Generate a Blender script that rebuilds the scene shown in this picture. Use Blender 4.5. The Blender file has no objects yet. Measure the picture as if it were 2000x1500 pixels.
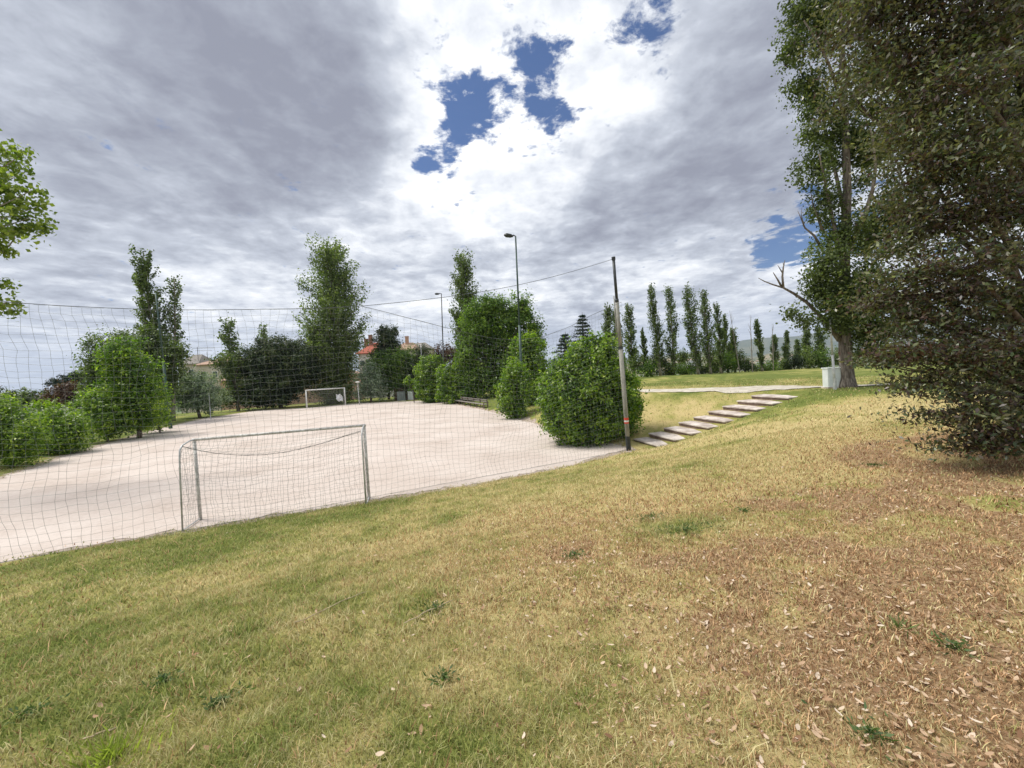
import bpy, math, random
import numpy as np
from mathutils import Vector, Matrix, Euler
random.seed(7); RNG = np.random.default_rng(11)
R = math.radians
SC = bpy.context.scene
COL = SC.collection

# ------------------------------------------------------------------ camera
EYE = 3.4
FPX = 780.0
PITCH, ROLL = 1.6, -3.3
cd = bpy.data.cameras.new('camera'); cam = bpy.data.objects.new('camera', cd); COL.objects.link(cam)
cd.sensor_width = 36; cd.lens = FPX / 2000 * 36; cd.clip_start = 0.05; cd.clip_end = 30000
cam.location = (0, 0, EYE)
CR = Matrix.Rotation(R(90 - PITCH), 4, 'X') @ Matrix.Rotation(R(ROLL), 4, 'Z')
cam.rotation_euler = CR.to_euler()
SC.camera = cam
CM = np.array(CR.to_3x3())

def ray(px, py):
    d = CM @ np.array([(px - 1000) / FPX, -(py - 750) / FPX, -1.0])
    return d
def at(px, py, depth):                     # world point seen at a photo pixel, at that distance north
    d = ray(px, py); t = depth / d[1]
    return np.array([d[0] * t, depth, EYE + d[2] * t])
def onz(px, py, z=0.0):
    d = ray(px, py); t = (z - EYE) / d[2]
    return np.array([d[0] * t, d[1] * t, z])

# ------------------------------------------------------------------ exposure, sun, sky
SC.view_settings.view_transform = 'Standard'; SC.view_settings.look = 'None'
SC.view_settings.exposure = 0.55; SC.view_settings.gamma = 1
SUN_EL, SUN_AZ = 60.0, -78.0                 # azimuth clockwise from +Y
sd = bpy.data.lights.new('sun', 'SUN'); sd.energy = 2.7; sd.angle = R(22); sd.color = (1, .95, .87)
so = bpy.data.objects.new('sun', sd); COL.objects.link(so)
sv = Vector((math.sin(R(SUN_AZ)) * math.cos(R(SUN_EL)), math.cos(R(SUN_AZ)) * math.cos(R(SUN_EL)), math.sin(R(SUN_EL))))
so.rotation_euler = sv.to_track_quat('Z', 'Y').to_euler(); so.location = (0, 0, 40)

class NT:                                   # small node-tree helper
    def __init__(s, t): s.t = t; s.n = t.nodes; s.l = t.links
    def new(s, typ, **k):
        n = s.n.new(typ)
        for a, b in k.items():
            if a == 'inp':
                for i, v in b.items():
                    if hasattr(v, 'is_output') : s.l.new(v, n.inputs[i])
                    else: n.inputs[i].default_value = v
            else: setattr(n, a, b)
        return n
    def math(s, op, a, b=None, c=None, clamp=False):
        d = {0: a}
        if b is not None: d[1] = b
        if c is not None: d[2] = c
        return s.new('ShaderNodeMath', operation=op, use_clamp=clamp, inp=d).outputs[0]
    def mix(s, f, a, b, blend='MIX'):
        n = s.new('ShaderNodeMix', data_type='RGBA', blend_type=blend)
        for i, v in ((0, f), (6, a), (7, b)):
            if hasattr(v, 'is_output'): s.l.new(v, n.inputs[i])
            else:
                if i and len(v) == 3: v = (*v, 1)
                n.inputs[i].default_value = v
        return n.outputs[2]
    def ramp(s, f, stops):
        n = s.new('ShaderNodeValToRGB', inp={0: f}); cr = n.color_ramp
        while len(cr.elements) < len(stops): cr.elements.new(0.5)
        for e, (p, c) in zip(cr.elements, stops): e.position = p; e.color = (*c, 1) if len(c) == 3 else c
        return n.outputs[0]
    def noise(s, vec, scale, detail=4, rough=.5, dist=0.0, out=0):
        n = s.new('ShaderNodeTexNoise', inp={'Scale': scale, 'Detail': detail, 'Roughness': rough, 'Distortion': dist})
        if vec is not None: s.l.new(vec, n.inputs['Vector'])
        return n.outputs[out]
    def smooth(s, v, a, b, c=0.0, d=1.0):
        return s.new('ShaderNodeMapRange', interpolation_type='SMOOTHSTEP', inp={0: v, 1: a, 2: b, 3: c, 4: d}).outputs[0]

def build_world():
    w = bpy.data.worlds.new('World'); SC.world = w; w.use_nodes = True
    t = NT(w.node_tree); t.n.clear()
    out = t.new('ShaderNodeOutputWorld')
    tc = t.new('ShaderNodeTexCoord').outputs['Generated']
    dirn = t.new('ShaderNodeVectorMath', operation='NORMALIZE', inp={0: tc}).outputs[0]
    sky = t.new('ShaderNodeTexSky', sky_type='NISHITA', sun_disc=False, sun_elevation=R(SUN_EL), sun_rotation=R(SUN_AZ))
    t.l.new(dirn, sky.inputs[0])
    skyc = t.new('ShaderNodeVectorMath', operation='SCALE', inp={0: sky.outputs[0], 3: 0.085}).outputs[0]
    sep = t.new('ShaderNodeSeparateXYZ', inp={0: dirn})
    z = t.math('MAXIMUM', sep.outputs[2], 0.0)
    den = t.math('ADD', z, 0.10)
    cx = t.math('DIVIDE', sep.outputs[0], den); cy = t.math('DIVIDE', sep.outputs[1], den)
    P = t.new('ShaderNodeCombineXYZ', inp={0: cx, 1: cy, 2: 0.0}).outputs[0]
    Pr = t.new('ShaderNodeMapping', inp={0: P, 2: (0, 0, R(-24)), 3: (1.0, .62, 1)}).outputs[0]
    # warp of the direction so that the big masses have torn edges
    wn = t.noise(P, 1.1, 6, .6, 0, 1)
    wv = t.new('ShaderNodeVectorMath', operation='SUBTRACT', inp={0: wn, 1: (.5, .5, .5)}).outputs[0]
    wv = t.new('ShaderNodeVectorMath', operation='SCALE', inp={0: wv, 3: .30}).outputs[0]
    dw = t.new('ShaderNodeVectorMath', operation='ADD', inp={0: dirn, 1: wv}).outputs[0]
    dw = t.new('ShaderNodeVectorMath', operation='NORMALIZE', inp={0: dw}).outputs[0]
    def blob(px, py, r, wgt, src=None, inner=.25, raw=False):
        d = ray(px, py); d = d / np.linalg.norm(d)
        dot = t.new('ShaderNodeVectorMath', operation='DOT_PRODUCT', inp={0: src or dw, 1: tuple(d)}).outputs['Value']
        return t.smooth(dot, math.cos(R(r)), math.cos(R(r * inner)), 0.0, wgt * (.72 if wgt < 0 else .54))
    def total(ls, start):
        v = start
        for b in ls: v = t.math('ADD', v, b)
        return v
    n1 = t.noise(Pr, 1.25, 9, .58, .35)
    n2 = t.noise(P, 3.3, 8, .6, .3)
    n3 = t.noise(Pr, .55, 3, .5, .2)
    val = t.math('MULTIPLY_ADD', n1, 1.55, -.775)
    val = t.math('ADD', val, t.math('MULTIPLY_ADD', n2, 1.0, -.50))
    n5 = t.noise(P, 8.5, 7, .58, .35); val = t.math('ADD', val, t.math('MULTIPLY_ADD', n5, .66, -.33))
    val = t.math('ADD', val, t.math('MULTIPLY_ADD', n3, .7, -.35))
    blobs = [blob(430, 60, 19, -.38), blob(620, 230, 14, -.36), blob(150, 60, 13, -.22), blob(300, 330, 13, -.10), blob(120, 420, 10, -.12),
             blob(1480, 150, 13, -.34), blob(1380, 330, 12, -.30), blob(1250, 390, 10, -.24), blob(1180, 520, 9, -.12),
             blob(350, 500, 12, -.16), blob(560, 420, 9, -.10), blob(1420, 560, 7, -.06), blob(150, 210, 9, -.05),
             blob(30, 90, 7, .32), blob(330, 290, 8, .20), blob(940, 60, 16, .40), blob(1000, 330, 14, .38),
             blob(880, 330, 10, .2), blob(1300, 20, 13, .30), blob(800, 330, 9, .15), blob(690, 100, 7, .02),
             blob(1500, 640, 8, .22), blob(900, 640, 9, .22), blob(100, 600, 10, .16), blob(440, 640, 10, .2), blob(1120, 140, 9, .3)]
    val = total(blobs, t.math('ADD', val, 0.62))
    cloud = t.ramp(val, [(0.0, (.27, .285, .35)), (.25, (.37, .395, .465)), (.5, (.53, .565, .64)), (.72, (.78, .81, .865)), (1.0, (1.08, 1.09, 1.10))])
    # the two or three rents where blue shows
    n4 = t.noise(P, 5.2, 10, .66, .25)
    bl = [blob(955, 45, 4.6, .62), blob(860, 115, 6.0, .62), blob(1000, 150, 6, .55), blob(945, 190, 5, .35), blob(1040, 100, 5, .35), blob(1085, 150, 3.6, .58), blob(1060, 30, 4.5, .42),
          blob(1290, 8, 4.0, .44), blob(855, 285, 5.4, .7), blob(1112, 240, 5.2, 1.0), blob(1270, 30, 5, .5), blob(860, 300, 5, .3), blob(920, 255, 5.2, .62), blob(905, 165, 3.4, .5), blob(1190, 20, 3.6, .4),
          blob(1520, 470, 5.5, .72, None, .3), blob(1600, 440, 7, .85, None, .4), blob(1850, 470, 12, .5), blob(1400, 15, 3.5, .4), blob(1150, 90, 3, .3)]
    bm = total([t.math('MULTIPLY', b_, 2.3) for b_ in bl], t.math('ADD', t.math('MULTIPLY_ADD', n4, 6.4, -4.62), t.math('MULTIPLY', t.noise(P, 17, 6, .65, .2), 1.3)))
    bmask = t.smooth(bm, .0, .8)
    blue = t.new('ShaderNodeVectorMath', operation='MULTIPLY', inp={0: skyc, 1: (.50, .70, 1.0)}).outputs[0]
    col = t.mix(bmask, cloud, blue)
    # bright hazy band low down
    hz = t.smooth(z, .0, .17, 0.62, 0.0)
    col = t.mix(hz, col, (.58, .66, .80))
    low = t.smooth(sep.outputs[2], -.05, 0.0)
    col = t.mix(low, (.30, .33, .33), col)
    bg = t.new('ShaderNodeBackground', inp={0: col, 1: 0.78})
    t.l.new(bg.outputs[0], out.inputs[0])
    w.cycles.sampling_method = 'MANUAL'; w.cycles.sample_map_resolution = 512
build_world()

# ------------------------------------------------------------------ numpy noise
_tab = np.random.default_rng(3).random((256, 256))
def vnoise(x, y):
    xi = np.floor(x).astype(int); yi = np.floor(y).astype(int)
    fx = x - xi; fy = y - yi; fx = fx * fx * (3 - 2 * fx); fy = fy * fy * (3 - 2 * fy)
    a = _tab[xi & 255, yi & 255]; b = _tab[(xi + 1) & 255, yi & 255]
    c = _tab[xi & 255, (yi + 1) & 255]; d = _tab[(xi + 1) & 255, (yi + 1) & 255]
    return (a * (1 - fx) + b * fx) * (1 - fy) + (c * (1 - fx) + d * fx) * fy
def fbm(x, y, o=4, g=.5):
    v = 0; a = 1; s = 0
    for i in range(o):
        v = v + a * vnoise(x + 17.3 * i, y - 9.1 * i); s += a; a *= g; x = x * 2.03; y = y * 2.03
    return v / s
def sstep(a, b, x):
    t = np.clip((x - a) / (b - a), 0, 1); return t * t * (3 - 2 * t)

# ------------------------------------------------------------------ terrain height
near_px = [(0, 1092), (180, 1060), (360, 1032), (540, 1003), (721, 975), (840, 957), (950, 938), (1100, 908), (1222, 878)]
side_px = [(1150, 862), (1060, 838), (1000, 815), (930, 799), (880, 789), (830, 783)]
far_px = [(700, 788), (600, 797), (500, 803), (400, 818), (333, 834), (250, 857), (150, 888), (0, 938)]
PITCH_POLY = [onz(*p)[:2] for p in near_px + side_px + far_px]
a0 = PITCH_POLY[0]; z0 = PITCH_POLY[-1]
PITCH_POLY = np.array(PITCH_POLY + [np.array([-30.0, 9.0]), np.array([-24.0, 1.6]), np.array([-17.0, 4.9])])
def sdist(x, y):
    P = PITCH_POLY; n = len(P); best = np.full(x.shape, 1e9); inside = np.zeros(x.shape, bool)
    for i in range(n):
        ax, ay = P[i]; bx, by = P[(i + 1) % n]
        ex, ey = bx - ax, by - ay
        t = np.clip(((x - ax) * ex + (y - ay) * ey) / (ex * ex + ey * ey), 0, 1)
        d = np.hypot(x - ax - t * ex, y - ay - t * ey); best = np.minimum(best, d)
        c = ((ay > y) != (by > y)) & (x < (bx - ax) * (y - ay) / (by - ay + 1e-12) + ax)
        inside ^= c
    return np.where(inside, -best, best)
ZP = 1.9
STA = onz(1262, 864, .12); STB = onz(1532, 764, ZP)
ctrl = [(0, 0, 1.8), (-3, 0, 1.78), (3, 0, 1.83), (-8, 0, 1.5), (-15, 0, 1.0), (8, 0, 1.88), (0, 4, 1.38), (0, 8, .66), (-5, 4, 1.0), (-10, 4, .62),
        (5, 5, 1.6), (7, 6, 1.75), (10, 6, 1.9), (4.5, 10, 1.0), (8, 12, 1.42), (12, 12, 1.8), (16, 14, 1.9), (20, 10, 2.0), (-8, -6, 1.9), (8, -6, 1.95), (0, -6, 1.9),
        (13.5, 15.5, 1.86), (17, 18, ZP), (24, 20, ZP), (13, 22, ZP), (8.5, 24.5, ZP), (20, 28, ZP), (10, 34, ZP), (25, 45, ZP), (4, 45, 1.7), (40, 30, ZP), (55, 55, 1.6),
        (3, 25, .62), (5.5, 22, 1.1), (0, 36, .5), (-6, 52, .3), (-6, 70, .6), (10, 70, 1.0), (-40, 25, 0), (-50, 45, -.1), (-30, 75, 0), (-40, 5, .2), (-15, 68, 0), (30, 0, 2.0), (-30, -6, .6), (40, -15, 2), (-5, -20, 2)]
for i in range(0, 10):
    p = STA + (STB - STA) * (i / 9.0); ctrl.append((p[0], p[1], p[2] - .10))
for p in [(onz(1130,768,ZP)), onz(1250,763,ZP), onz(1330,761,ZP), onz(1400,759,ZP), onz(1480,758,ZP), onz(1560,757,ZP), onz(1700,754,ZP), onz(1800,751.5,ZP)]: ctrl.append((p[0], p[1], ZP)); ctrl.append((p[0]+.6, p[1]+1.6, ZP))
for p in PITCH_POLY: ctrl.append((p[0], p[1], 0.0))
ctrl = np.array(ctrl, float)
def _U(r2): return np.where(r2 > 1e-9, r2 * np.log(r2 + 1e-12), 0)
_n = len(ctrl); _K = _U((ctrl[:, None, 0] - ctrl[None, :, 0]) ** 2 + (ctrl[:, None, 1] - ctrl[None, :, 1]) ** 2) + np.eye(_n) * 2.0
_P = np.c_[np.ones(_n), ctrl[:, 0], ctrl[:, 1]]
_A = np.zeros((_n + 3, _n + 3)); _A[:_n, :_n] = _K; _A[:_n, _n:] = _P; _A[_n:, :_n] = _P.T
_w = np.linalg.solve(_A, np.r_[ctrl[:, 2], 0, 0, 0])
def height(x, y):
    x = np.asarray(x, float); y = np.asarray(y, float); shp = x.shape; x = x.ravel(); y = y.ravel()
    cxm = np.clip(x, -52, 60); cym = np.clip(y, -22, 76)
    z = _w[_n] + _w[_n + 1] * cxm + _w[_n + 2] * cym
    for i in range(_n): z = z + _w[i] * _U((cxm - ctrl[i, 0]) ** 2 + (cym - ctrl[i, 1]) ** 2)
    z = np.clip(z, -.6, 2.6)
    z = z + (fbm(x * .8, y * .8, 3) - .5) * .10 * sstep(1, 4, sdist(x, y)) + (fbm(x * 4, y * 4, 3) - .5) * .035
    r = np.hypot(x, y)
    fall = sstep(75, 420, r) * sstep(-60, 60, y + x * .6)      # land drops to the valley beyond the treeline
    z = z * (1 - sstep(80, 300, r)) - fall * 46
    dd = STB - STA; t_ = ((x - STA[0]) * dd[0] + (y - STA[1]) * dd[1]) / (dd[0] ** 2 + dd[1] ** 2); tc = np.clip(t_, 0, 1)
    ds = np.hypot(x - STA[0] - t_ * dd[0], y - STA[1] - t_ * dd[1]); lz = STA[2] + dd[2] * tc
    kk = sstep(1.7, 1.0, ds) * sstep(-.12, 0, t_) * sstep(1.12, 1.0, t_); z = z * (1 - kk) + (lz - .16 + .04 * ds) * kk
    s = sdist(x, y)
    t = sstep(0.0, .8, s)
    z = np.where(s < 60, t * np.maximum(z, np.where(s < 6, .035, -99)) + (1 - t) * .006, z)
    return z.reshape(shp)
def hgt(x, y): return float(height(np.array([x]), np.array([y]))[0])
def hit(px, py):                            # where the line of sight through a pixel meets the ground
    d = ray(px, py); d = d / np.linalg.norm(d)
    t = np.geomspace(.8, 300, 900); X = d[0] * t; Y = d[1] * t; Z = EYE + d[2] * t
    below = Z < height(X, Y); i = int(np.argmax(below)) if below.any() else len(t) - 1
    return np.array([X[i], Y[i], hgt(X[i], Y[i])])

WPATCH = onz(1325, 1032, 1.35)[:2]
# ground cover fields: 0..1 straw, 0..1 bare brown
def cover(x, y):
    f1 = fbm(x * .55 + 3, y * .55, 4); f2 = fbm(x * 2.1, y * 2.1 + 40, 3); f3 = fbm(x * .16 + 9, y * .16 + 5, 3)
    r = np.hypot(x, y)
    # brown litter under the big evergreen tree on the right
    brown = sstep(-.9, 3.0, x + .30 * y - 0.1 + (f1 - .5) * 3.4) * sstep(9.5, 5.0, y + (f2 - .5) * 3) * sstep(-4, -1, y)
    d2 = np.hypot(x - 7.2, y - 6.2); brown = np.maximum(brown, sstep(4.0, 1.4, d2 + (f2 - .5) * 2))
    dry = .50 + (f1 - .5) * 1.2 + (f2 - .5) * 1.1 + .30 * sstep(-4, 2, x - .2 * y) * sstep(16, 8, y)
    dry = dry + .28 * sstep(22, 16, y) * sstep(8, 11, y) * sstep(2, 6, x)                 # dry slope by the steps
    dry = dry + .12 * sstep(1.2, 4, x) * sstep(16, 19, y) * sstep(27, 23, y)               # between pitch and path
    dry = dry + (f3 - .5) * .8
    green = np.exp(-(((x - 15) / 4.5) ** 2 + ((y - 15.8) / 2.1) ** 2)); dry = dry - 1.1 * green   # greener grass round the poplar trunk
    dry = dry - .36 * sstep(3.4, .8, sdist(x, y)) * sstep(12, 8, y) * sstep(0, -4, x)
    dry = dry - .30 * sstep(24, 30, y) - .16 * sstep(13, 17, y) - .10 * sstep(9, 5, y) * sstep(2, -3, x)
    wp = np.exp(-(((x - WPATCH[0]) / .75) ** 2 + ((y - WPATCH[1]) / .55) ** 2)) * (.5 + f2); dry = dry - .9 * wp; brown = brown * (1 - np.clip(wp * 1.2, 0, 1))
    bare = sstep(.55, .80, brown * .62 + (f2 - .35) * .55) * 1.0
    s = sdist(x, y)
    edge = sstep(1.0, .1, s + (f2 - .5) * 1.2)
    return np.clip(dry, 0, 1), np.clip(np.maximum(bare, edge * .55), 0, 1), np.clip(brown, 0, 1)

# ------------------------------------------------------------------ object helpers
def tag(o, label=None, cat=None, group=None, kind=None):
    for k, v in (('label', label), ('category', cat), ('group', group), ('kind', kind)):
        if v: o[k] = v
    return o
def mesh_obj(name, V, F, mat, parent=None, attrs=None, smooth=False):
    me = bpy.data.meshes.new(name); V = np.asarray(V, np.float32)
    if isinstance(F, np.ndarray):
        k = F.shape[1]; me.vertices.add(len(V)); me.vertices.foreach_set('co', V.ravel())
        me.loops.add(F.size); me.loops.foreach_set('vertex_index', F.ravel().astype(np.int32))
        me.polygons.add(len(F)); me.polygons.foreach_set('loop_start', np.arange(0, F.size, k, dtype=np.int32))
        me.update(calc_edges=True)
    else:
        me.from_pydata(V.tolist(), [], F); me.update()
    if attrs:
        for a, v in attrs.items():
            v = np.asarray(v, np.float32)
            if v.ndim == 1:
                at_ = me.attributes.new(a, 'FLOAT', 'POINT'); at_.data.foreach_set('value', v)
            else:
                at_ = me.attributes.new(a, 'FLOAT_VECTOR', 'POINT'); at_.data.foreach_set('vector', v.ravel())
    if smooth: me.polygons.foreach_set('use_smooth', [True] * len(me.polygons))
    if mat: me.materials.append(mat)
    o = bpy.data.objects.new(name, me); COL.objects.link(o)
    if parent: o.parent = parent
    return o
def empty(name, loc, label, cat, group=None, rz=0):
    o = bpy.data.objects.new(name, None); COL.objects.link(o); o.location = loc; o.rotation_euler = (0, 0, rz)
    o.empty_display_size = .2
    return tag(o, label, cat, group)
class MB:
    def __init__(s): s.v = []; s.f = []
    def box(s, c, d, rz=0, rx=0, ry=0):
        m = Euler((rx, ry, rz)).to_matrix(); b = len(s.v)
        for i in (-1, 1):
            for j in (-1, 1):
                for k in (-1, 1):
                    p = m @ Vector((i * d[0] / 2, j * d[1] / 2, k * d[2] / 2)); s.v.append((p.x + c[0], p.y + c[1], p.z + c[2]))
        for q in ((0, 1, 3, 2), (4, 6, 7, 5), (0, 4, 5, 1), (2, 3, 7, 6), (0, 2, 6, 4), (1, 5, 7, 3)): s.f.append([b + i for i in q])
        return s
    def tube(s, pts, rad, n=8, cap=True):
        pts = [Vector(p) for p in pts]
        if not hasattr(rad, '__len__'): rad = [rad] * len(pts)
        b = len(s.v)
        up = None
        for i, p in enumerate(pts):
            d = (pts[min(i + 1, len(pts) - 1)] - pts[max(i - 1, 0)]).normalized()
            if up is None or abs(d.dot(up)) > .97: up = Vector((1, 0, 0)) if abs(d.x) < .8 else Vector((0, 1, 0))
            e1 = d.cross(up).normalized(); e2 = d.cross(e1); up = e2.cross(d) if False else up
            for k in range(n):
                a = 2 * math.pi * k / n; q = p + (e1 * math.cos(a) + e2 * math.sin(a)) * rad[i]; s.v.append(tuple(q))
        for i in range(len(pts) - 1):
            for k in range(n):
                s.f.append([b + i * n + k, b + i * n + (k + 1) % n, b + (i + 1) * n + (k + 1) % n, b + (i + 1) * n + k])
        if cap:
            s.f.append([b + k for k in range(n)][::-1]); s.f.append([b + (len(pts) - 1) * n + k for k in range(n)])
        return s
    def prism(s, poly, z0, z1):
        b = len(s.v); n = len(poly)
        for z in (z0, z1):
            for p in poly: s.v.append((p[0], p[1], z))
        s.f.append([b + i for i in range(n)][::-1]); s.f.append([b + n + i for i in range(n)])
        for i in range(n): s.f.append([b + i, b + (i + 1) % n, b + n + (i + 1) % n, b + n + i])
        return s
    def build(s, name, mat, parent=None, bevel=0, smooth=False):
        o = mesh_obj(name, s.v, s.f, mat, parent, smooth=smooth)
        if bevel:
            m = o.modifiers.new('bevel', 'BEVEL'); m.width = bevel; m.segments = 2; m.limit_method = 'ANGLE'
        return o

# ------------------------------------------------------------------ materials
def mat(name, fn):
    m = bpy.data.materials.new(name); m.use_nodes = True; t = NT(m.node_tree); t.n.clear()
    out = t.new('ShaderNodeOutputMaterial'); sh = fn(t); t.l.new(sh, out.inputs[0]); return m
def principled(t, col, rough=.7, spec=.3, metal=0, normal=None):
    p = t.new('ShaderNodeBsdfPrincipled', inp={'Roughness': rough, 'Metallic': metal, 'Specular IOR Level': spec})
    if hasattr(col, 'is_output'): t.l.new(col, p.inputs[0])
    else: p.inputs[0].default_value = (*col, 1)
    if normal: t.l.new(normal, p.inputs['Normal'])
    return p.outputs[0]
def simple(name, c1, c2, scale=6, rough=.7, spec=.3, metal=0, bump=.15, detail=6, stretch=(1, 1, 1)):
    def f(t):
        tc = t.new('ShaderNodeTexCoord').outputs['Object']
        mp = t.new('ShaderNodeMapping', inp={0: tc, 3: stretch}).outputs[0]
        n = t.noise(mp, scale, detail, .62)
        col = t.mix(t.smooth(n, .35, .68), c1, c2)
        b = t.new('ShaderNodeBump', inp={'Strength': bump, 'Distance': .01, 'Height': n}).outputs[0]
        return principled(t, col, rough, spec, metal, b)
    return mat(name, f)
def leafmat(name, cols, trans=.35, rough=.5, spec=.25, under=None):
    # cols: base colours from dark to light leaves; attribute v picks one per leaf
    def f(t):
        v = t.new('ShaderNodeAttribute', attribute_name='v').outputs['Fac']
        n = len(cols); c = t.ramp(v, [(i / (n - 1), cols[i]) for i in range(n)])
        if under:
            bf = t.new('ShaderNodeNewGeometry').outputs['Backfacing']; c = t.mix(bf, c, under)
        p = principled(t, c, rough, spec)
        tr = t.new('ShaderNodeBsdfTranslucent')
        tcol = t.mix(1.0, c, (1.5, 1.75, .55), 'MULTIPLY'); t.l.new(tcol, tr.inputs[0])
        mx = t.new('ShaderNodeMixShader', inp={0: trans, 1: p, 2: tr.outputs[0]}); return mx.outputs[0]
    return mat(name, f)
M = {}
M['steel_green'] = simple('green_steel', (.030, .060, .052), (.055, .095, .080), 9, .5, .5, .3)
M['steel_dark'] = simple('dark_steel', (.022, .028, .030), (.05, .055, .055), 9, .5, .5, .3)
M['pole_grey'] = simple('weathered_pole', (.20, .20, .17), (.33, .32, .28), 5, .7, .3, 0, .2, 6, (3, 3, .6))
M['galv'] = simple('galvanised', (.42, .43, .43), (.60, .61, .60), 8, .5, .4, .3)
M['white_paint'] = simple('white_paint', (.66, .66, .64), (.80, .80, .78), 7, .5)
M['worn_white'] = simple('worn_white_paint', (.42, .40, .37), (.72, .71, .68), 14, .6, .3, 0, .3, 8, (1, 1, 1))
M['net'] = simple('net_cord', (.13, .155, .14), (.24, .25, .23), 3, .8)
M['net_pale'] = simple('pale_net_cord', (.30, .29, .27), (.48, .47, .44), 3, .8)
M['rope'] = simple('rope', (.05, .06, .06), (.11, .12, .12), 10, .8)
M['bark'] = simple('bark', (.075, .055, .042), (.22, .18, .145), 5, .9, .15, 0, .9, 9, (2.2, 2.2, .45))
M['bark_old'] = simple('old_grey_bark', (.075, .062, .052), (.24, .21, .18), 6, .9, .1, 0, 1.0, 10, (2.4, 2.4, .4))
M['bark_pale'] = simple('pale_bark', (.17, .15, .12), (.34, .31, .27), 5, .9, .15, 0, .7, 8, (2, 2, .5))
M['wood_grey'] = simple('weathered_wood', (.17, .15, .13), (.33, .31, .28), 4, .85, .2, 0, .4, 8, (8, 1, 1))
M['cabinet'] = simple('cabinet_grey', (.66, .71, .70), (.76, .80, .79), 3, .55)
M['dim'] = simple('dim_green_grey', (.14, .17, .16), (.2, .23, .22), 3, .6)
M['stone'] = simple('step_slab', (.36, .30, .26), (.70, .63, .57), 2.2, .85, .2, 0, .5, 10)
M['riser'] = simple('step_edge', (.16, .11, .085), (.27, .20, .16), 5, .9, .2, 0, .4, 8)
M['stucco'] = simple('stucco', (.52, .46, .38), (.62, .56, .47), 1.2, .9)
M['stucco_white'] = simple('white_stucco', (.62, .60, .56), (.72, .70, .67), 1.2, .9)
M['stucco_red'] = simple('brick_red_wall', (.26, .14, .10), (.36, .20, .15), 1.6, .9)
M['stucco_pink'] = simple('pink_render', (.48, .30, .21), (.58, .38, .28), 1.2, .9)
M['tile'] = simple('roof_tile', (.30, .085, .055), (.42, .14, .095), 3, .85, .2, 0, .4, 6, (1, 6, 1))
M['tile_pale'] = simple('pale_roof_tile', (.34, .22, .16), (.46, .33, .25), 3, .85, .2, 0, .4, 6, (1, 6, 1))
M['glass'] = simple('window_glass', (.03, .04, .05), (.06, .07, .08), 1, .15, .5)
M['red_band'] = simple('red_tape', (.55, .05, .03), (.62, .08, .05), 3, .5)
M['fence_wood'] = simple('dark_boards', (.10, .07, .055), (.17, .12, .09), 4, .85)
M['plastic'] = simple('white_plastic', (.70, .71, .72), (.82, .83, .84), 5, .4)

G = lambda r, g, b: (r, g, b)
M['oak'] = leafmat('evergreen_oak_leaf', [G(.036, .020, .016), G(.085, .044, .030), G(.038, .056, .024), G(.070, .108, .040), G(.16, .18, .075), G(.36, .39, .24)], .26, .36, .45, (.16, .155, .105))
M['poplar'] = leafmat('poplar_leaf', [G(.045, .070, .024), G(.095, .135, .040), G(.17, .22, .065), G(.30, .35, .14)], .42)
M['poplar_dark'] = leafmat('dark_poplar_leaf', [G(.034, .056, .022), G(.074, .108, .036), G(.14, .185, .06), G(.24, .29, .11)], .40)
M['poplar_mid'] = leafmat('big_poplar_leaf', [G(.035, .050, .022), G(.070, .095, .032), G(.12, .155, .055), G(.24, .28, .13)], .36)
M['laurel'] = leafmat('laurel_leaf', [G(.030, .070, .014), G(.085, .16, .022), G(.21, .31, .036), G(.44, .52, .08)], .46, .38, .5)
M['broad'] = leafmat('broad_leaf', [G(.034, .070, .016), G(.078, .142, .028), G(.155, .235, .042), G(.29, .37, .09)], .42)
M['dark'] = leafmat('dark_leaf', [G(.014, .026, .014), G(.032, .054, .022), G(.062, .090, .03), G(.13, .14, .055)], .25)
M['olive'] = leafmat('olive_leaf', [G(.08, .115, .075), G(.16, .215, .15), G(.26, .32, .23), G(.38, .43, .33)], .3)
M['conifer'] = leafmat('conifer_needles', [G(.012, .028, .020), G(.024, .048, .034), G(.045, .075, .05)], .12)
M['red'] = leafmat('copper_leaf', [G(.040, .022, .016), G(.085, .042, .028), G(.13, .068, .045), G(.09, .095, .05)], .25)
M['plane'] = leafmat('plane_leaf', [G(.07, .11, .02), G(.12, .17, .03), G(.22, .27, .055), G(.36, .40, .13)], .45)
M['weed'] = leafmat('weed_leaf', [G(.05, .085, .035), G(.10, .155, .055), G(.17, .24, .085)], .3)

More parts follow.
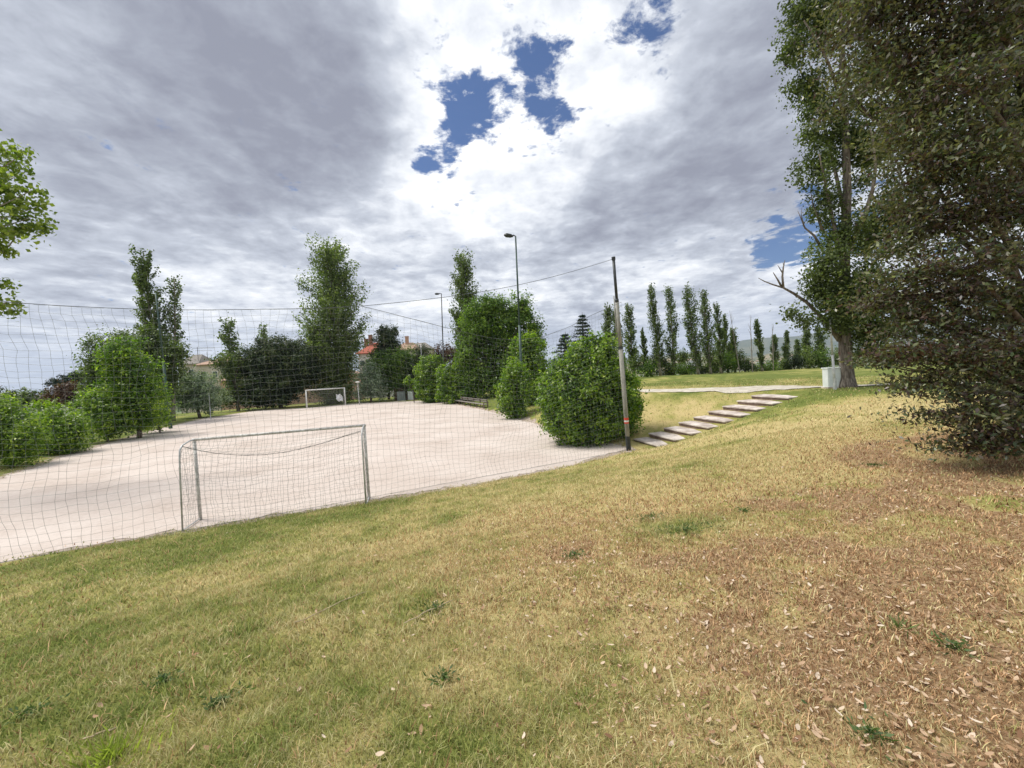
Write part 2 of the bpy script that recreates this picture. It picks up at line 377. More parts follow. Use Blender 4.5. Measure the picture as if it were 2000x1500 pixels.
def ground_mat():
    def f(t):
        tc = t.new('ShaderNodeTexCoord').outputs['Object']
        dry = t.new('ShaderNodeAttribute', attribute_name='dry').outputs['Fac']
        bare = t.new('ShaderNodeAttribute', attribute_name='bare').outputs['Fac']
        far = t.new('ShaderNodeAttribute', attribute_name='far').outputs['Fac']
        n1 = t.noise(tc, 5.5, 8, .65); n2 = t.noise(tc, 38, 6, .7); n3 = t.noise(tc, 1.4, 6, .6); n4 = t.noise(tc, 14, 5, .7)
        d = t.math('ADD', dry, t.math('MULTIPLY_ADD', n1, .9, -.45)); d = t.math('ADD', d, t.math('MULTIPLY_ADD', n2, 1.3, -.65))
        d = t.math('ADD', d, t.math('MULTIPLY_ADD', n3, .5, -.25))
        c = t.ramp(d, [(0, (.12, .155, .034)), (.3, (.23, .24, .065)), (.6, (.37, .33, .12)), (1, (.50, .40, .19))])
        b = t.math('ADD', bare, t.math('MULTIPLY_ADD', n4, .8, -.4))
        soil = t.ramp(n2, [(.3, (.12, .066, .036)), (.5, (.32, .205, .11)), (.7, (.60, .46, .29))])
        c = t.mix(t.smooth(b, .2, .7), c, soil)
        spl = t.new('ShaderNodeAttribute', attribute_name='spill').outputs['Fac']; spl = t.smooth(t.math('ADD', spl, t.math('MULTIPLY_ADD', n4, 1.2, -.6)), .3, .6)
        c = t.mix(spl, c, t.ramp(n2, [(.35, (.30, .235, .185)), (.6, (.50, .42, .36))]))
        nf = t.noise(tc, .012, 6, .65); fieldc = t.ramp(nf, [(.35, (.05, .09, .03)), (.5, (.14, .17, .06)), (.62, (.30, .26, .13)), (.7, (.07, .12, .04))])
        c = t.mix(far, c, fieldc)
        h = t.math('ADD', n2, t.math('MULTIPLY', n4, .8))
        bp = t.new('ShaderNodeBump', inp={'Strength': .9, 'Distance': .03, 'Height': h}).outputs[0]
        return principled(t, c, .95, .1, 0, bp)
    return mat('grass_ground', f)
def pitch_mat():
    def f(t):
        tc = t.new('ShaderNodeTexCoord').outputs['Object']
        n1 = t.noise(tc, .35, 6, .6); n2 = t.noise(tc, 7, 8, .7); n3 = t.noise(tc, 60, 4, .7)
        v = t.math('ADD', t.math('MULTIPLY', n1, .6), t.math('MULTIPLY', n2, .42)); v = t.math('ADD', v, t.math('MULTIPLY', n3, .20))
        c = t.ramp(v, [(.36, (.37, .30, .255)), (.50, (.485, .41, .36)), (.56, (.53, .455, .405)), (.72, (.62, .55, .50))])
        sp = t.smooth(t.noise(tc, 22, 3, .8), .66, .74); c = t.mix(sp, c, (.36, .29, .235))
        bp = t.new('ShaderNodeBump', inp={'Strength': .6, 'Distance': .02, 'Height': t.math('ADD', n2, n3)}).outputs[0]
        return principled(t, c, .95, .1, 0, bp)
    return mat('gravel', f)
M['ground'] = ground_mat(); M['gravel'] = pitch_mat()
M['path'] = simple('pale_gravel_path', (.44, .40, .33), (.58, .54, .46), 4, .95, .1)

# ------------------------------------------------------------------ ground sheet
def build_ground():
    N = 660; u = np.linspace(-1, 1, N); a = 3.0; k = math.asinh(7000 / a)
    gx = a * np.sinh(k * u); gy = gx + 1.5
    X, Y = np.meshgrid(gx, gy, indexing='ij'); Z = height(X, Y)
    r = np.hypot(X, Y)
    V = np.stack([X, Y, Z], -1).reshape(-1, 3)
    i = np.arange((N - 1) * (N - 1)); ii = i // (N - 1); jj = i % (N - 1); b = ii * N + jj
    F = np.stack([b, b + N, b + N + 1, b + 1], -1)
    dry, bare, _ = cover(X.ravel(), Y.ravel())
    sp = sdist(X.ravel(), Y.ravel()); sp = sstep(.75, .25, sp + (fbm(X.ravel() * 3, Y.ravel() * 3, 3) - .5) * 1.1)
    o = mesh_obj('ground', V, F, M['ground'], None, {'spill': sp, 'dry': dry, 'bare': bare, 'far': sstep(70, 160, r).ravel()}, True)
    tag(o, kind='structure')
    # gravel pitch: ragged-edged sheet
    P = PITCH_POLY; pts = []
    for q in range(len(P)):
        A = P[q]; B = P[(q + 1) % len(P)]; L = np.linalg.norm(B - A); m = max(2, int(L / .22)); nrm = np.array([(B - A)[1], -(B - A)[0]]) / L
        for s in range(m):
            p = A + (B - A) * s / m
            w = (fbm(np.array([p[0] * .7]), np.array([p[1] * .7]), 3)[0] - .42) * .9 + (fbm(np.array([p[0] * 4]), np.array([p[1] * 4 + 7]), 3)[0] - .5) * .6
            pts.append(p + nrm * (w + .12))
    me = bpy.data.meshes.new('gravel_pitch'); me.from_pydata([(p[0], p[1], .018) for p in pts], [], [list(range(len(pts)))]); me.update()
    me.materials.append(M['gravel']); o = bpy.data.objects.new('gravel_pitch', me); COL.objects.link(o); tag(o, kind='structure')
    import bmesh
    bm = bmesh.new(); bm.from_mesh(me); bmesh.ops.triangulate(bm, faces=bm.faces[:]); bmesh.ops.recalc_face_normals(bm, faces=bm.faces[:])
    if sum(f.normal.z for f in bm.faces) < 0: bmesh.ops.reverse_faces(bm, faces=bm.faces[:])
    bm.to_mesh(me); bm.free()
    # gravel path on the plateau
    cl = [onz(1195, 764.5, ZP), onz(1250, 763, ZP), onz(1400, 759, ZP), onz(1560, 757, ZP), onz(1700, 754, ZP), onz(1800, 751.5, ZP)]
    d0 = cl[0] - cl[1]; cl = [cl[0] + d0 * .3 + np.array([-.2, 1.0, 0])] + cl; d1 = cl[-1] - cl[-2]; cl = cl + [cl[-1] + d1 * 4]
    cl = np.array(cl); tt = np.linspace(0, len(cl) - 1, 160); cx = np.linspace(cl[0, 0], cl[-1, 0], 160); cy = np.polyval(np.polyfit(cl[:-1, 0], cl[:-1, 1], 2), np.minimum(cx, cl[-2, 0])) + np.maximum(0, cx - cl[-2, 0]) * (cl[-1, 1] - cl[-2, 1]) / (cl[-1, 0] - cl[-2, 0])
    dx = np.gradient(cx); dy = np.gradient(cy); L = np.hypot(dx, dy); nx, ny = -dy / L, dx / L
    W = 7; vs = []; fs = []
    for i in range(160):
        wd = .52 + .7 * math.exp(-((cx[i] - STB[0] - .5) / 1.3) ** 2) + (vnoise(np.array([cx[i] * 2.]), np.array([0.]))[0] - .5) * .25
        for j in range(W):
            f_ = (j / (W - 1) * 2 - 1) * wd - (.5 if True else 0) * 0; x = cx[i] + nx[i] * f_; y = cy[i] + ny[i] * f_
            vs.append((x, y, hgt(x, y) + .03))
    for i in range(159):
        for j in range(W - 1): b = i * W + j; fs.append([b, b + 1, b + W + 1, b + W])
    o = mesh_obj('gravel_path', vs, fs, M['path'], smooth=True); tag(o, kind='structure')
build_ground()

def build_hills():
    # a range beyond the valley, and a lower ridge before it
    for name, dist, spec, c1, c2 in (('hills', 5200, [(1180, 700), (1300, 694), (1350, 690), (1420, 668), (1480, 660), (1560, 657), (1640, 640), (1750, 632), (1900, 640), (2300, 620)], (.05, .08, .035), (.16, .16, .08)),
                             ('hill_ridge', 2600, [(1150, 722), (1290, 700), (1330, 690), (1375, 688), (1420, 703), (1480, 706), (1500, 692), (1530, 685), (1570, 704), (1700, 690), (1900, 676), (2300, 660)], (.07, .10, .045), (.26, .21, .11))):
        pts = np.array([at(px, py, dist) for px, py in spec]); az = pts[:, 0]; zz = pts[:, 2]
        xs = np.linspace(az[0] - 2500, az[-1] + 1500, 240); top = np.interp(xs, az, zz, left=-30, right=zz[-1])
        top = top + (fbm(xs / 300, xs * 0 + dist, 4) - .5) * 60 * (dist / 5200)
        m = 24; V = []
        for j in range(m):
            f_ = j / (m - 1); prof = math.sin(f_ * math.pi / 2) if f_ < 1 else 1
            y = dist - (1 - f_) * dist * .26
            zz_ = -48 + (top + 48) * prof ** 1.3 + (fbm(xs / 160, xs * 0 + y / 160, 4) - .5) * 40 * prof * (1 - f_)
            V.append(np.stack([xs, np.full_like(xs, y), zz_], -1))
        V.append(np.stack([xs, np.full_like(xs, dist * 1.3), np.full_like(xs, -60)], -1))
        V = np.array(V).reshape(-1, 3); n = 240
        F = np.array([[j * n + i, j * n + i + 1, (j + 1) * n + i + 1, (j + 1) * n + i] for j in range(m) for i in range(n - 1)])
        mt = simple(name, c1, c2, .006, .95, .05, 0, 0, 7); o = mesh_obj(name, V, F, mt, smooth=True); tag(o, kind='structure')
build_hills()

# ------------------------------------------------------------------ foliage machinery
def unit(a): return a / (np.linalg.norm(a, axis=-1, keepdims=True) + 1e-9)
def leaf_mesh(name, P, size, aspect, v, mat_, parent, out=None, outw=.5, up=.3, axis=None, fold=.18):
    n = len(P); rn = unit(RNG.normal(size=(n, 3)))
    nrm = rn.copy()
    if out is not None: nrm = unit(rn * (1 - outw) + out * outw + np.array([0, 0, up]))
    ax = unit(np.cross(nrm, unit(RNG.normal(size=(n, 3))))) if axis is None else unit(axis + RNG.normal(size=(n, 3)) * .35)
    if axis is not None: nrm = unit(nrm - (nrm * ax).sum(-1, keepdims=True) * ax)
    sd_ = np.cross(nrm, ax)
    L = (size * RNG.uniform(.65, 1.3, n))[:, None]; Wd = L * aspect
    b = P - ax * L * .5; l = P + sd_ * Wd * .5 + nrm * L * fold * .5 - ax * L * .08; r = P - sd_ * Wd * .5 + nrm * L * fold * .5 - ax * L * .08; tp = P + ax * L * .5
    V = np.stack([b, r, tp, l], 1).reshape(-1, 3); F = np.arange(4 * n).reshape(n, 4)
    return mesh_obj(name, V, F, mat_, parent, {'v': np.repeat(np.clip(v, 0, 1), 4)})
def blob_leaves(blobs, density, clump=.35, per=40, shell=.55, sq=(1, 1, 1), cvar=.22):
    """blobs: list of (centre, radii). clumps biased to the surface, leaves gathered round the clumps"""
    Ps, Vs, Os = [], [], []
    for c, rr in blobs:
        c = np.array(c); rr = np.array(rr); vol = (rr[0] * rr[1] + rr[1] * rr[2] + rr[0] * rr[2]) / 3 * 12
        nc = max(6, int(vol * density / per))
        d = unit(RNG.normal(size=(nc, 3))); rad = RNG.uniform(0, 1, nc) ** (1 - shell)
        rad = rad * (1 + .16 * np.sin(d[:, 0] * 7 + c[0]) * np.cos(d[:, 2] * 6 + c[1]) + RNG.normal(0, .085, nc))
        cc = c + d * rr * rad[:, None]; cs = clump * RNG.uniform(.5, 1.3, nc)
        cv = RNG.uniform(-cvar, cvar, nc)
        k = RNG.poisson(per, nc); idx = np.repeat(np.arange(nc), k)
        off = RNG.normal(size=(len(idx), 3)) * cs[idx][:, None] * .5 * np.array(sq)
        Ps.append(cc[idx] + off); Vs.append(.45 + cv[idx] + RNG.normal(0, .17, len(idx)))
        Os.append(unit((cc[idx] - c) / rr + .5 * unit(off)))
    return np.concatenate(Ps), np.concatenate(Vs), np.concatenate(Os)
def local(root, P): return P - np.array(root.location)
def limb(mb, a, b, r0, r1, bend=.12, n=5, sides=6):
    a = np.array(a, float); b = np.array(b, float); L = np.linalg.norm(b - a); off = RNG.normal(size=3) * L * bend
    pts = []; rs = []
    for i in range(n + 1):
        f_ = i / n; p = a + (b - a) * f_ + off * math.sin(f_ * math.pi) * .5; pts.append(p); rs.append(r0 + (r1 - r0) * f_)
    mb.tube(pts, rs, sides); return pts
def blobtree(name, cat, label, base, depth, pxblobs, mat_, leaf, density, group=None, trunk_r=.15, bark='bark', clump=.4, per=36, thick=.85, aspect=.55, shell=.55, outw=.45, cvar=.28):
    """crown given as (px, py, rx_px, ry_px[, depth offset]) blobs at a distance"""
    bx = at(base, 740, depth); x, y = bx[0], depth; z = hgt(x, y)
    root = empty(name, (x, y, z), label, cat, group)
    bl = []
    for q in pxblobs:
        px, py, rx, ry = q[:4]; dd = q[4] if len(q) > 4 else 0
        D = depth + dd; k = D / FPX; c = at(px, py, D); rw = rx * k
        bl.append((c, (rw, rw * thick, ry * k)))
    P, v, O = blob_leaves(bl, density, clump, per, shell, (1, 1, 1), cvar)
    v = v + (fbm(P[:, 0] * 1.3 + P[:, 1], P[:, 2] * 1.3, 2) - .5) * .35 + .10 * O[:, 2] * (cat == 'shrub') * RNG.uniform(0, 1, len(v))  # upward-facing shrub leaves tinted lighter: sunlit tops put into the leaf colour
    if cat == 'shrub':                      # long new shoots that break the outline
        for c, rr in bl:
            for _ in range(int(10 + 26 * rr[0])):
                d = unit(RNG.normal(size=3)); d[2] = abs(d[2]) * .9; d = unit(d); s0 = np.array(c) + d * np.array(rr) * .92; ln = RNG.uniform(.12, .5); e = unit(d + np.array([0, 0, .8]) + RNG.normal(size=3) * .3)
                k = int(6 + ln * 34); tt = RNG.uniform(0, 1, k)[:, None]
                P = np.r_[P, s0 + e * ln * tt + RNG.normal(size=(k, 3)) * .045]; v = np.r_[v, .62 + RNG.normal(0, .16, k)]; O = np.r_[O, np.repeat(e[None], k, 0)]
    keep = P[:, 2] > height(P[:, 0], P[:, 1]) + .03
    P, v, O = P[keep], v[keep], O[keep]
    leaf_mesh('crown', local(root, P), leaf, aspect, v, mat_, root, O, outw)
    mb = MB(); rt = np.array([0, 0, -.1]); big = max(bl, key=lambda b: b[1][0] * b[1][2]); topc = local(root, np.array(big[0]))
    fork = np.array([topc[0] * .4, topc[1] * .4, max(.5, (topc[2] - big[1][2]) * .8 + .2)]) if topc[2] - big[1][2] > .6 else np.array([topc[0] * .3, topc[1] * .3, max(.3, topc[2] * .4)])
    limb(mb, rt, fork, trunk_r * 1.25, trunk_r * .9, .03, 4, 9)
    for c, rr in bl:
        lc = local(root, np.array(c)); m = limb(mb, fork, lc, trunk_r * .7, trunk_r * .3)
        for _ in range(5):
            d = unit(RNG.normal(size=3)); d[2] = abs(d[2]) * .7
            limb(mb, m[random.randint(2, 4)], lc + d * np.array(rr) * .75, trunk_r * .28, trunk_r * .07, .1, 4, 5)
    mb.build('trunk', M[bark], root, smooth=True)
    return root
def poplar(label, base, top, depth, width_px, mat_, group=None, nbr=60, leaf=.2, lpb=45, low=.1, name='poplar_tree', basey=735, lean=0, spread=.35, leaders=None, tr=None, taper=1.0, basez=None):
    """tall narrow tree: leaf-bearing branches that climb steeply along a trunk. top=(px,py)"""
    bw = at(base, basey, depth); x, y = bw[0], depth; z = hgt(x, y) if basez is None else basez
    root = empty(name, (x, y, z), label, 'tree', group)
    T = at(top[0], top[1], depth) - np.array([x, y, z]); H = T[2]; W = width_px / 2 * depth / FPX
    tr = tr or max(.08, H * .014)
    mb = MB(); bend = np.array([RNG.normal() * .01 * H, RNG.normal() * .01 * H, 0])
    def axis(f_): return T * f_ + bend * math.sin(f_ * math.pi) + np.array([0, 0, 0])
    mb.tube([axis(f_) for f_ in np.linspace(-.01, .97, 12)], [tr * (1.35 if f_ < .01 else 1) * (1 - .9 * f_) + .01 for f_ in np.linspace(0, 1, 12)], 9)
    Ps, vs, Os, As = [], [], [], []
    for i in range(nbr):
        f_ = low + (1 - low) * (i + RNG.uniform(0, 1)) / nbr * .96
        prof = (min(1, (f_ - low + .05) / .22) ** .6) * (1 - max(0, (f_ - .45)) / .62) ** (.75 * taper)
        a = RNG.uniform(0, 2 * math.pi); s = axis(f_ * .93)
        L = H * RNG.uniform(.07, .15) * (1.15 - f_ * .4); ow = W * prof * RNG.uniform(.45, 1.05)
        e = s + np.array([math.cos(a) * ow, math.sin(a) * ow, L]); e[2] = min(e[2], H * 1.0)
        mid = s + (e - s) * .45 + np.array([math.cos(a), math.sin(a), 0]) * ow * .18
        mb.tube([s, mid, e], [tr * .24 * (1.1 - f_) + .01, tr * .14 * (1.1 - f_) + .008, .006], 4)
        k = RNG.poisson(lpb * (.35 + prof)); tt = RNG.uniform(.15, 1.08, k)[:, None]
        q = (1 - tt) ** 2 * s + 2 * tt * (1 - tt) * mid + tt ** 2 * e
        sp = max(.10, W * spread * .62) * RNG.uniform(.5, 1.2)
        off = RNG.normal(size=(k, 3)) * sp * .5 * np.array([1, 1, 1.25]); q = q + off
        Ps.append(q); vs.append(.45 + RNG.uniform(-.22, .22) + RNG.normal(0, .17, k)); Os.append(unit(off + .5 * (e - s) * np.array([1, 1, 0])))
    P = np.concatenate(Ps)
    leaf_mesh('crown', P, leaf, .75, np.concatenate(vs), mat_, root, np.concatenate(Os), .35, .15)
    mb.build('trunk', M['bark_pale'], root, smooth=True)
    return root

# ------------------------------------------------------------------ shrubs and trees round the pitch
SH = dict(group=None, clump=.5, per=60, aspect=.5, trunk_r=.07)
def shrub(label, base, depth, bl, leaf=.13, density=130, mat_='laurel', group='laurel shrubs round the gravel pitch', **k):
    a = dict(clump=.42, per=40, aspect=.5, trunk_r=.06, shell=.7, outw=.5); a.update(k)
    return blobtree('laurel_shrub', 'shrub', label, base, depth, bl, M[mat_], leaf, density, group, **a)
shrub('biggest glossy laurel shrub, beside the net pole and the foot of the steps', 1150, 18.6,
      [(1150, 760, 74, 88), (1120, 790, 66, 62, -.6), (1190, 780, 58, 76, -.4), (1165, 715, 44, 48), (1205, 815, 44, 44), (1105, 820, 50, 40, -.4), (1150, 835, 70, 30, -.5), (1090, 755, 30, 42), (1140, 700, 26, 30), (1228, 770, 20, 40), (1075, 790, 22, 30), (1110, 725, 26, 22), (1190, 682, 20, 20), (1238, 815, 14, 26), (1160, 672, 12, 14), (1068, 760, 12, 16)], .15, 250, clump=.34, per=34)
shrub('small upright laurel shrub at the foot of the tall light pole', 1005, 29.5,
      [(1005, 768, 32, 48), (1000, 792, 28, 24), (1010, 735, 24, 28)], .19, 210)
shrub('taller laurel shrub behind the light pole and beside the biggest shrub', 1045, 33,
      [(1036, 715, 38, 56), (1052, 740, 28, 42), (1020, 690, 24, 30), (1048, 770, 26, 26), (1040, 680, 24, 24)], .20, 170)
shrub('laurel bush with a rounded top left of the long bench, nearer one of the pair', 888, 50,
      [(885, 745, 32, 40), (895, 765, 28, 22), (903, 725, 16, 20), (890, 772, 36, 18)], .24, 150)
shrub('laurel bush at the far corner of the pitch beside the grey box', 842, 54,
      [(842, 738, 30, 44), (832, 755, 20, 26), (858, 760, 22, 26), (850, 712, 14, 18), (845, 768, 32, 20)], .24, 150)
shrub('lone low spray of laurel reaching out from the far corner bush', 806, 56, [(803, 752, 10, 10), (797, 745, 5, 7)], .25, 50)
# left bank
LB = [('nearest laurel shrub at the left edge of the picture', 15, 20.5, [(10, 850, 60, 52), (-30, 835, 60, 60), (35, 870, 40, 38), (-10, 805, 30, 24)], .14, 150),
      ('second laurel shrub along the left bank, just right of the nearest one', 110, 24.5, [(110, 840, 50, 46), (140, 850, 32, 34), (85, 815, 30, 26), (100, 865, 44, 24)], .16, 130),
      ('dark laurel shrub between the low ones and the tall bright one', 200, 29.5, [(200, 812, 44, 44), (220, 825, 34, 30), (180, 790, 26, 24)], .18, 110),
      ('low laurel foliage at the foot of the left light pole', 305, 34, [(300, 800, 30, 36), (290, 820, 30, 18)], .2, 90)]
for lb, b, d, bl, lf, de in LB: shrub(lb, b, d, bl, lf, de * 1.35)
blobtree('broadleaf_tree', 'tree', 'tall bright green bushy tree left of the left light pole', 262, 31, [(240, 715, 44, 52), (265, 745, 48, 60), (250, 680, 30, 24), (285, 785, 40, 50), (225, 780, 42, 54), (255, 815, 52, 28), (222, 690, 22, 22)], M['laurel'], .2, 110, None, .14, clump=.55, per=50, outw=.4)
blobtree('broadleaf_tree', 'tree', 'dark bushy tree behind the tall bright one on the left', 215, 44, [(205, 700, 34, 48), (240, 670, 26, 26), (200, 740, 40, 40)], M['poplar_dark'], .28, 70, None, .16, clump=.7)
poplar('forked poplar with a second lower crown, rising behind the left light pole', 322, (279, 482), 46, 54, M['poplar_dark'], None, 120, .24, 75, .06, basey=800, tr=.25, taper=.35, spread=.32)
poplar('short side poplar growing out right of the forked one', 335, (341, 536), 47, 36, M['poplar_dark'], None, 60, .24, 50, .12, basey=800, taper=.5, spread=.5)
blobtree('broadleaf_tree', 'tree', 'dark green tree round the foot of the forked poplar', 305, 43, [(300, 690, 36, 40), (320, 730, 34, 46), (345, 690, 20, 22), (290, 660, 24, 20)], M['poplar_dark'], .28, 70, None, .18, clump=.7)
blobtree('olive_tree', 'tree', 'round grey green olive tree right of the left light pole', 385, 50, [(375, 755, 40, 34), (405, 765, 34, 34), (355, 770, 32, 28), (390, 785, 42, 22)], M['olive'], .24, 75, 'olive trees behind the pitch', .16, clump=.6, per=50)
blobtree('olive_tree', 'tree', 'blue grey olive tree right of the far goal', 722, 63, [(722, 735, 26, 34), (735, 755, 26, 26), (710, 765, 18, 18)], M['olive'], .28, 55, 'olive trees behind the pitch', .16, clump=.7)
blobtree('plum_tree', 'tree', 'copper leaved tree beyond the low shrubs on the left', 132, 50, [(135, 768, 30, 22), (112, 775, 24, 18), (150, 780, 22, 18)], M['red'], .28, 60, None, .12, clump=.6)
blobtree('conifer_tree', 'tree', 'blackish spreading conifer behind the copper tree', 135, 62, [(130, 745, 28, 14), (150, 735, 14, 12), (120, 752, 24, 12)], M['conifer'], .3, 50, None, .14)
blobtree('broadleaf_tree', 'tree', 'low distant green tree at the far left beyond the shrubs', 50, 60, [(50, 780, 42, 22), (20, 785, 30, 22), (75, 785, 22, 16)], M['poplar_dark'], .3, 50, None, .12)
blobtree('broadleaf_tree', 'tree', 'dusky tree at the left edge of the far tree line', 0, 64, [(-10, 780, 28, 20), (12, 792, 16, 14)], M['dark'], .32, 45, None, .12)
blobtree('broadleaf_tree', 'tree', 'low green tree between the copper one and the dark bushy one', 178, 48, [(180, 750, 22, 24), (172, 775, 26, 20)], M['dark'], .28, 60, None, .12)
poplar('slim poplar between the olive tree and the dark evergreen', 464, (442, 620), 62, 40, M['poplar_dark'], None, 60, .32, 42, .15, basey=780, taper=.5, spread=.6)
blobtree('broadleaf_tree', 'tree', 'tangled tree round the foot of the slim poplar', 462, 60, [(455, 730, 24, 40), (430, 705, 16, 14), (470, 700, 16, 20), (450, 775, 30, 20)], M['poplar_dark'], .3, 50, None, .14, clump=.8)
poplar('small bright poplar top showing above the dark evergreen', 515, (514, 630), 74, 26, M['poplar'], None, 40, .34, 40, .2, basey=760, taper=.5, spread=.7)
blobtree('evergreen_tree', 'tree', 'wide dark evergreen tree left of the far goal', 545, 62, [(545, 720, 62, 56), (500, 730, 36, 50), (585, 720, 40, 56), (540, 690, 50, 30), (520, 770, 56, 24), (600, 700, 24, 34)], M['dark'], .32, 90, None, .25, clump=.8, per=60)
poplar('tallest and fullest poplar, right behind the far goal', 650, (638, 466), 66, 132, M['poplar'], None, 300, .30, 90, .08, basey=790, taper=.55, spread=.24, tr=.32)
blobtree('broadleaf_tree', 'tree', 'green undergrowth tree round the foot of the tallest poplar', 640, 65, [(635, 720, 40, 50), (675, 700, 24, 60), (655, 765, 40, 30), (620, 660, 26, 34)], M['poplar'], .3, 55, None, .2, clump=.9)
blobtree('evergreen_tree', 'tree', 'dark pointed evergreen crown in front of the red roofed house', 757, 70, [(757, 672, 26, 30), (748, 652, 10, 16), (765, 650, 10, 16), (757, 695, 34, 20)], M['dark'], .34, 70, None, .2, clump=.7)
blobtree('broadleaf_tree', 'tree', 'leafy green tree below the dark pointed crown', 775, 66, [(765, 715, 40, 34), (800, 710, 34, 34), (740, 725, 30, 30), (785, 745, 44, 30)], M['broad'], .3, 65, None, .2, clump=.8)
blobtree('broadleaf_tree', 'tree', 'dark tree in the far corner above the laurel bush', 810, 64, [(810, 735, 24, 40), (822, 700, 18, 26)], M['dark'], .3, 60, None, .16, clump=.8)
blobtree('plum_tree', 'tree', 'brownish red tree rising over the laurel bushes at the far corner', 872, 66, [(868, 690, 22, 20), (892, 700, 22, 20), (852, 700, 14, 14)], M['red'], .32, 55, None, .14, clump=.7)
poplar('dark leaning poplar behind the big broad tree', 925, (905, 487), 55, 66, M['poplar_dark'], None, 150, .24, 75, .12, basey=770, taper=.6, spread=.38, tr=.22)
blobtree('broadleaf_tree', 'tree', 'big broad bright green tree in the middle of the view', 975, 48, [(940, 630, 46, 44), (1000, 640, 48, 48), (1015, 605, 26, 30), (960, 600, 34, 26), (940, 680, 48, 50), (1005, 690, 42, 46), (975, 735, 58, 46), (925, 745, 28, 40), (1045, 660, 18, 40), (905, 690, 22, 30)], M['broad'], .28, 85, None, .3, clump=.75, per=60)
# evergreens over the big shrub
def cedar(label, base, top, depth, w, tiers, flat=.5):
    bw = at(base, 720, depth); x, y = bw[0], depth; z = hgt(x, y); root = empty('cedar_tree', (x, y, z), label, 'tree', 'dark conifers behind the biggest shrub')
    T = at(top[0], top[1], depth) - np.array([x, y, z]); H = T[2]; mb = MB(); mb.tube([T * f_ for f_ in (-.01, .3, .6, 1)], [.3, .22, .12, .02], 8)
    Ps = []; vs = []
    for i in range(tiers):
        f_ = .25 + .74 * i / tiers; Wd = w / 2 * depth / FPX * (1 - f_) ** .8 * 1.25
        for j in range(9):
            a = RNG.uniform(0, 6.28); L = Wd * RNG.uniform(.6, 1.15); s = T * f_; e = s + np.array([math.cos(a) * L, math.sin(a) * L, L * RNG.uniform(-.12, .12)])
            mb.tube([s, e], [.04, .01], 4); k = 42; tt = RNG.uniform(.15, 1.05, k)[:, None]
            Ps.append(s + (e - s) * tt + RNG.normal(size=(k, 3)) * np.array([.26, .26, .10]) * (.5 + .4 * L / 2)); vs.append(RNG.uniform(0, 1, k))
    leaf_mesh('crown', np.concatenate(Ps), .3, .35, np.concatenate(vs), M['conifer'], root, None); mb.build('trunk', M['bark'], root)
cedar('tall tiered cedar above the biggest shrub', 1140, (1137, 610), 58, 78, 15)
cedar('lower blackish conifer left of the tall cedar', 1100, (1104, 648), 56, 80, 12)

# poplar row on the right, beyond the field
row = [(1192, (1186, 592), 38, 30, 'poplar in the row half hidden behind the net pole, left of it'), (1216, (1200, 598), 40, 24, 'poplar in the row just right of the net pole, nearest to it'),
       (1238, (1226, 588), 44, 26, 'full rounded poplar above the right edge of the biggest shrub'), (1262, (1254, 640), 46, 14, 'thin sparse young poplar between two taller ones'),
       (1290, (1268, 550), 42, 26, 'leaning poplar at the left end of the open stretch of the row'), (1316, (1303, 553), 44, 22, 'slim pointed poplar, second from the left in the open stretch'),
       (1364, (1340, 553), 40, 30, 'thick leaning poplar, third from the left in the open stretch'), (1388, (1370, 562), 42, 28, 'tall poplar touching the thick leaning one'),
       (1408, (1396, 588), 45, 22, 'fifth poplar of the open stretch, a little lower'), (1422, (1413, 612), 47, 18, 'sixth poplar of the open stretch, narrow'),
       (1436, (1432, 640), 48, 24, 'low bushy poplar at the right end of the dense stretch'), (1489, (1476, 622), 46, 18, 'solitary leaning poplar in front of the hills'),
       (1515, (1512, 652), 52, 16, 'short young poplar right of the solitary leaning one'), (1535, (1536, 642), 52, 16, 'young poplar with a forked top in front of the hills'),
       (1560, (1556, 662), 54, 14, 'smallest young poplar of the row'), (1580, (1576, 640), 50, 18, 'young poplar left of the lamp post by the cabinet'), (1604, (1598, 636), 50, 22, 'dense young poplar just left of the big trunk')]
for b, tp, d, w, lb in row:
    poplar(lb, b, tp, d * 1.12, w * RNG.uniform(.85, 1.25), M['poplar_dark'], 'row of poplars beyond the grass field', int(30 + w * 2.0), .17, 44, .04, basey=728, taper=RNG.uniform(.45, .9), spread=RNG.uniform(.4, .6), tr=.13)
for i, (b, tp, d, lb) in enumerate([(1445, (1425, 606), 50, 'bare dead sapling at the end of the dense poplars'), (1470, (1465, 615), 50, 'bare dead pole-like sapling beside the solitary poplar'), (1511, (1508, 632), 54, 'bare thin sapling among the young poplars')]):
    bw = at(b, 728, d); z = hgt(bw[0], d); root = empty('dead_sapling', (bw[0], d, z), lb, 'tree', None); T = at(tp[0], tp[1], d) - np.array([bw[0], d, z])
    mb = MB(); mb.tube([T * f_ for f_ in (0, .3, .6, 1)], [.07, .055, .04, .012], 5)
    for j in range(9):
        f_ = RNG.uniform(.3, .9); a = RNG.uniform(0, 6.28); s = T * f_; mb.tube([s, s + np.array([math.cos(a) * .3, math.sin(a) * .3, .9])], [.02, .006], 4)
    mb.build('trunk', M['bark_pale'], root)
